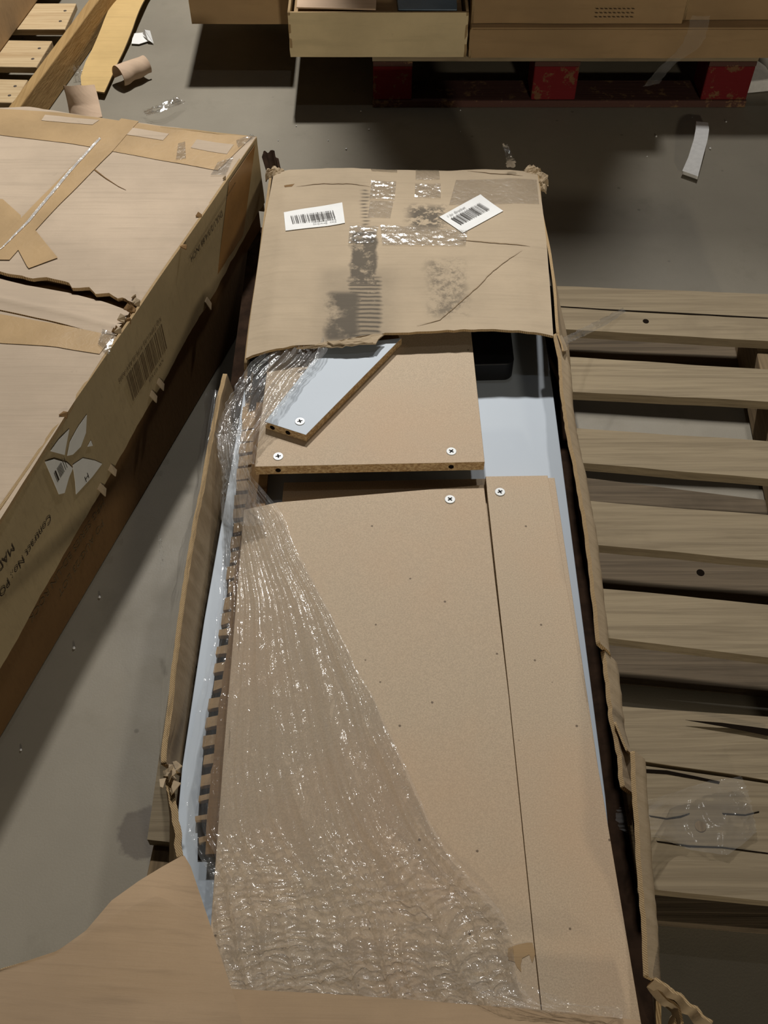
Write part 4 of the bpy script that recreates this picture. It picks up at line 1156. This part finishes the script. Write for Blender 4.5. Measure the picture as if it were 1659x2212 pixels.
def carton(name, lo, hi, label, mats=('kraft', 'kraft'), open_top=False, skew=0.0, group=None):
    t = thing(name, ((lo[0] + hi[0]) / 2, (lo[1] + hi[1]) / 2, lo[2]), label, 'carton', group)
    x0, y0, z0 = lo; x1, y1, z1 = hi
    th = .006
    def wallgrid(a, b, za, zb, sd):
        a = Vector(a); b = Vector(b)
        return lambda u, v: (lambda p: (p.x + .002 * noise.noise((p.x * 5, v * 3, sd)), p.y + .003 * noise.noise((p.x * 5, v * 3, sd + 3)), za + (zb - za) * v))(a.lerp(b, u))
    m = [M[mats[0]], M['edge']]
    sheet('front_wall', wallgrid((x0, y0 + skew, 0), (x1, y0, 0), z0, z1, 1), 24, 6, th, m, t, side=1)
    sheet('side_wall', wallgrid((x1, y0, 0), (x1, y1, 0), z0, z1, 2), 16, 6, th, m, t, side=1)
    sheet('side_wall', wallgrid((x0, y1, 0), (x0, y0 + skew, 0), z0, z1, 3), 16, 6, th, m, t, side=1)
    sheet('back_wall', wallgrid((x1, y1, 0), (x0, y1, 0), z0, z1, 4), 16, 4, th, m, t, side=1)
    slab('bottom_panel', [(x0 + th, y0 + th + skew, z0 + .006), (x1 - th, y0 + th, z0 + .006), (x1 - th, y1 - th, z0 + .006), (x0 + th, y1 - th, z0 + .006)], .005, M[mats[1]], t, bev=0)
    ym = (y0 + y1) / 2
    if not open_top:
        for a, b in ((y0 + .002, ym - .002), (ym + .002, y1 - .002)):
            slab('top_flap', [(x0 + .002, a + skew * (a < ym), z1 + .004), (x1 - .002, a, z1 + .004), (x1 - .002, b, z1 + .004), (x0 + .002, b, z1 + .004)], .004, M[mats[0]], t, bev=.001)
        slab('tape_strip', [(x0 + .004, ym - .03, z1 + .0048), (x1 - .004, ym - .03, z1 + .0048), (x1 - .004, ym + .03, z1 + .0048), (x0 + .004, ym + .03, z1 + .0048)], .0005, M['tape'], t, bev=0)
    return t


Z0 = .1392
c1 = carton('open_carton', (-.237, 2.497, Z0), (.208, 2.93, .252), 'pale open carton overhanging the left end of the red pallet', ('kraft_light', 'kraft'), True)
slab('top_flap', [(-.215, 2.515, .257), (-.02, 2.512, .2535), (-.01, 2.92, .262), (-.22, 2.92, .266)], .004, M['kraft_pink'], c1, bev=.001)
slab('padding', [(-.225, 2.515, .232), (.195, 2.512, .232), (.195, 2.92, .232), (-.225, 2.92, .232)], .08, M['kraft_warm'], c1, bev=.001)
bb = thing('blue_grey_panel', (.1, 2.7, .2325), 'blue grey panel lying inside the pale open carton', 'panel')
slab('panel_board', [(.035, 2.516, .250), (.180, 2.512, .252), (.19, 2.90, .252), (.02, 2.90, .252)], .0175, M['blue'], bb, bev=.002)
carton('wide_carton', (.214, 2.492, Z0), (.985, 3.40, .212), 'low wide brown carton directly on the red pallet', ('kraft_warm', 'kraft_dark'))
c3 = carton('stacked_carton', (.216, 2.512, .2175), (.74, 3.10, .62), 'tall brown carton stacked on the low wide carton', ('kraft_warm', 'kraft_warm'))
# printed dashed grid on the stacked carton
vs = []; fs = []
for r in range(3):
    for k in range(9):
        x = .520 + k * .011; z = .236 + r * .010; n = len(vs)
        vs += [(x, 2.5055, z), (x + .007, 2.5055, z), (x + .007, 2.5055, z + .0016), (x, 2.5055, z + .0016)]; fs.append((n, n + 1, n + 2, n + 3))
obj('printed_dashes', vs, fs, M['ink'], c3)
carton('stacked_carton', (.746, 2.530, .2175), (1.04, 3.10, .50), 'brown carton beside the tall carton above the red pallet', ('kraft_warm', 'kraft_warm'))
carton('tall_carton', (-.212, 2.955, Z0), (.205, 3.35, 1.20), 'tall carton standing behind the pale open carton', ('kraft_warm', 'kraft_warm'))
carton('top_carton', (.216, 2.72, .6255), (.74, 3.12, 1.25), 'upper carton of the stack on the red pallet', ('kraft_warm', 'kraft_warm'))
carton('top_carton', (.216, 2.73, 1.2555), (.74, 3.12, 1.95), 'topmost carton of the stack on the red pallet', ('kraft_warm', 'kraft_warm'))
carton('top_carton', (-.208, 2.965, 1.2055), (.20, 3.25, 2.38), 'carton on top of the tall carton', ('kraft_warm', 'kraft_warm'))

# carton on a pallet, far left of the red one
p2 = thing('plain_pallet', (-.38, 3.0, 0), 'plain wooden pallet under the carton in the far middle', 'pallet')
for x in (-.47, -.30):
    box('stringer', (x, 2.96, .018), (x + .05, 3.5, .118), M['slat_y'], p2, bev=.002)
for y in (2.96, 3.08, 3.20, 3.32, 3.42):
    box('slat', (-.50, y, .1185), (-.255, y + .09, .137), M['slat'], p2, bev=.001)
for y in (2.96, 3.18, 3.40):
    box('bottom_board', (-.50, y, .0005), (-.255, y + .09, .0178), M['slat'], p2, bev=.001)
carton('closed_carton', (-.507, 2.668, .1378), (-.245, 3.3, .30), 'brown carton in the far middle, left of the pale open carton', ('kraft_warm', 'kraft_warm'))

# pale pallet at the top left with a carton on it
p3 = thing('pine_pallet', (-1.05, 2.6, 0), 'pale pine pallet at the far left with nailed slats', 'pallet')
def strg(a, b, w, z0, z1, mat, name='stringer'):
    a = Vector(a); b = Vector(b); d = (b - a); d.z = 0; d.normalize(); s = Vector((-d.y, d.x, 0)) * w
    slab(name, [(a.x, a.y, z1), (b.x, b.y, z1), (b.x + s.x, b.y + s.y, z1), (a.x + s.x, a.y + s.y, z1)], z1 - z0, mat, p3, bev=.003)
strg((-.928, 2.24, 0), (-.77, 3.10, 0), .028, .001, .088, M['pine_y'])
strg((-1.45, 2.28, 0), (-1.29, 3.10, 0), .03, .001, .0695, M['pine_y'])
for q in ([(-0.9679, 2.7574, 0.0880), (-0.9561, 2.8856, 0.0880), (-0.8650, 2.8856, 0.0880), (-0.8695, 2.7397, 0.0880)], [(-1.0019, 2.5487, 0.0880), (-0.9787, 2.6799, 0.0880), (-0.8911, 2.6774, 0.0880), (-0.9062, 2.5417, 0.0880)], [(-1.0072, 2.3710, 0.0880), (-1.0109, 2.4848, 0.0880), (-0.9148, 2.4803, 0.0880), (-0.9261, 2.3710, 0.0880)]):
    fr = Vector(q[1]) ; to = Vector(q[2]); dd = (fr - to); dd.z = 0; dd.normalize()
    a, b, c, d = [Vector(p) for p in q]
    far_r = c; near_r = d
    slab('slat', [tuple(near_r), tuple(far_r), tuple(far_r + dd * .55), tuple(near_r + dd * .55)], .0175, M['pine'], p3, bev=.002)
    for t in (.3, .7):
        n_ = near_r.lerp(far_r, t) + dd * .022
        disc('nail_head', (n_.x, n_.y, .0881), .0045, .0005, M['grey_metal'], p3, n=10)
lc = thing('brown_carton', (-1.3, 2.75, .089), 'dark brown carton standing on the pine pallet in the far left corner', 'carton')
b0 = Vector((-1.0205, 2.5875, 0.0885)); b1 = Vector((-0.9721, 2.9198, 0.0885)); d = (b1 - b0).normalized(); s = Vector((-d.y, d.x, 0))
if s.x > 0: s = -s
q = [b0 - d * .02, b1 + d * .5, b1 + d * .5 + s * .5, b0 - d * .02 + s * .5]
v, f, fm = prism(ccw([(p.x, p.y, .62) for p in q]), ccw([(p.x, p.y, .0888) for p in q]))
bevel(obj('carton_body', v, f, M['kraft_warm'], lc), .004)
v, f, fm = prism(ccw([(p.x, p.y, .624) for p in q]), ccw([(p.x, p.y, .6205) for p in q]))
obj('top_flap', v, f, M['kraft'], lc)


# ---------------------------------------------------------------- scraps on the floor
def bent_strip(name, left, right, mat, th, label, cat, nu=40, zf=None):
    def fn(u, v):
        p = lerp_poly(left, u).lerp(lerp_poly(right, u), v)
        if zf: p.z += zf(u, v)
        return p
    return tag(sheet(name, fn, nu, 8, -th, [mat, mat if cat == 'foam' else M['edge']], side=1), label, cat)


bent_strip('cardboard_strip', [(-0.7836, 3.1852, 0.0100), (-0.7890, 3.0680, 0.0100), (-0.8038, 2.8621, 0.0100), (-0.8206, 2.6970, 0.0100), (-0.8206, 2.6199, 0.0100), (-0.8062, 2.5545, 0.0100)], [(-0.6847, 3.1852, 0.0100), (-0.7006, 3.0680, 0.0100), (-0.7139, 2.8621, 0.0100), (-0.7312, 2.6970, 0.0100), (-0.7365, 2.6199, 0.0100), (-0.7429, 2.5385, 0.0100)], M['kraft_yellow'], .004,
           'long yellowish cardboard strip lying on the floor beside the pine pallet', 'cardboard', zf=lambda u, v: .006 + .016 * math.sin(min(1, u / .72) * math.pi) ** 2 * (u < .72))
bent_strip('folded_cardboard', [(-0.8113, 2.4279, 0.1000), (-0.8109, 2.4301, 0.0750), (-0.8126, 2.4314, 0.0450), (-0.8128, 2.4216, 0.0120)], [(-0.7623, 2.5251, 0.0450), (-0.7528, 2.4996, 0.0350), (-0.7434, 2.4706, 0.0220), (-0.7306, 2.4293, 0.0100)], M['kraft_pink'], .003,
           'small creased pinkish cardboard piece behind the large left carton', 'cardboard', zf=lambda u, v: .010 * abs(v - .22) * (v < .6) + .006 * (v > .6) * (v - .6))
def roll(u, v):
    a = Vector((-0.7126, 2.5982, 0.0300)); b = Vector((-0.6469, 2.6602, 0.0300)); p = a.lerp(b, u)
    d = (b - a).normalized(); s = Vector((-d.y, d.x, 0)); ang = -.5 + v * 4.2
    r = .026 - .004 * u + .003 * noise.noise((u * 4, v * 3, 5))
    return p + s * (r * math.cos(ang)) + Vector((0, 0, r * math.sin(ang)))
tag(sheet('rolled_cardboard', roll, 16, 24, .003, [M['kraft_pink'], M['edge']], side=1), 'short curled roll of cardboard on the floor by the yellowish strip', 'cardboard')
pw = thing('crumpled_paper', (-0.6949, 2.8553, 0.0000), 'small folded white paper scrap on the floor beside the yellowish strip', 'paper')
for i, q in enumerate(([(-0.7162, 2.8203, 0.0060), (-0.7197, 2.8778, 0.0060), (-0.6885, 2.8831, 0.0060), (-0.6685, 2.8358, 0.0060), (-0.6948, 2.8177, 0.0060)], [(-0.6902, 2.8661, 0.0120), (-0.6795, 2.8517, 0.0300), (-0.6639, 2.8504, 0.0280), (-0.6541, 2.8241, 0.0040), (-0.6692, 2.8294, 0.0120)])):
    slab('paper_fold', q, .0015, M['paper'], pw, bev=0)
film_rows('clear_film_strip', [[(-0.6285, 2.4555, 0.0100), (-0.6151, 2.4293, 0.0100)], [(-0.5937, 2.4482, 0.0300), (-0.5798, 2.4213, 0.0200)], [(-0.5628, 2.4661, 0.0350), (-0.5485, 2.4475, 0.0200)], [(-0.5447, 2.4881, 0.0300), (-0.5215, 2.4910, 0.0100)]], 20, 60, .010, M['clear_tape'], 'crumpled strip of shiny clear tape behind the large left carton', fold=3, seed=80, kindlabel='tape')
film_rows('film_wad', [[(-0.8531, 2.6726, 0.0100), (-0.8353, 2.6726, 0.0100)], [(-0.8402, 2.6304, 0.0200), (-0.8160, 2.6352, 0.0200)], [(-0.8387, 2.6294, 0.0100), (-0.8207, 2.6341, 0.0100)]], 16, 24, .010, M['clear_tape'], 'small shiny wad of clear film between pine pallet and yellowish strip', fold=3, seed=84)
bent_strip('foam_strip', [(0.7302, 2.1881, 0.0120), (0.7505, 2.2312, 0.0120), (0.7739, 2.2955, 0.0120), (0.7917, 2.3534, 0.0120), (0.8052, 2.4065, 0.0120)], [(0.7644, 2.1650, 0.0120), (0.7853, 2.2272, 0.0120), (0.8088, 2.2955, 0.0120), (0.8259, 2.3534, 0.0120), (0.8350, 2.4001, 0.0120)], M['foam'], .010,
           'white curved foam strip on the floor in front of the red pallet', 'foam', zf=lambda u, v: .004 + .016 * math.sin(u * math.pi))
fb = [(0.9603, 2.5612, 0.0350), (1.0399, 2.5751, 0.0350), (1.0244, 2.6186, 0.0500), (1.0117, 2.6449, 0.0500), (0.9843, 2.6449, 0.0500)]
tag(slab('foam_block', fb, .034, M['foam'], bev=.004), 'white foam block on the floor at the right end of the red pallet', 'foam')
rnd = random.Random(9)
first = None
spots = [(-0.0603, 2.4756, 0.0020), (0.2019, 2.4822, 0.0020), (-0.0388, 2.3907, 0.0020), (0.1973, 2.3822, 0.0020), (-0.1423, 2.3422, 0.0020), (0.8071, 2.4491, 0.0020), (0.8910, 2.4273, 0.0020), (0.8249, 2.3050, 0.0020), (0.8352, 2.3822, 0.0020), (0.6979, 2.3590, 0.0020), (0.6602, 2.2705, 0.0020), (-0.0954, 2.3030, 0.0020), (-0.2699, 2.3422, 0.0020), (-0.2273, 2.4079, 0.0020), (-0.4886, 0.9566, 0.0020), (-0.5137, 0.8563, 0.0020), (-0.5624, 0.6755, 0.0020)]
for i, p in enumerate(spots):
    if first is None:
        me = bpy.data.meshes.new('foam_crumb'); bm = bmesh.new(); bmesh.ops.create_icosphere(bm, subdivisions=1, radius=.0032)
        for v in bm.verts: v.co *= 1 + rnd.uniform(-.25, .25)
        bm.to_mesh(me); bm.free(); me.materials.append(M['foam'])
        o = first = bpy.data.objects.new('foam_crumb', me)
    else:
        o = first.copy()
    C.objects.link(o)
    s_ = rnd.uniform(.4, 1.0)
    o.location = (p[0], p[1], .0030 * s_); o.scale = (s_, s_, s_)
    tag(o, 'tiny white foam crumb lying on the concrete floor', 'foam', 'foam crumbs on the floor')
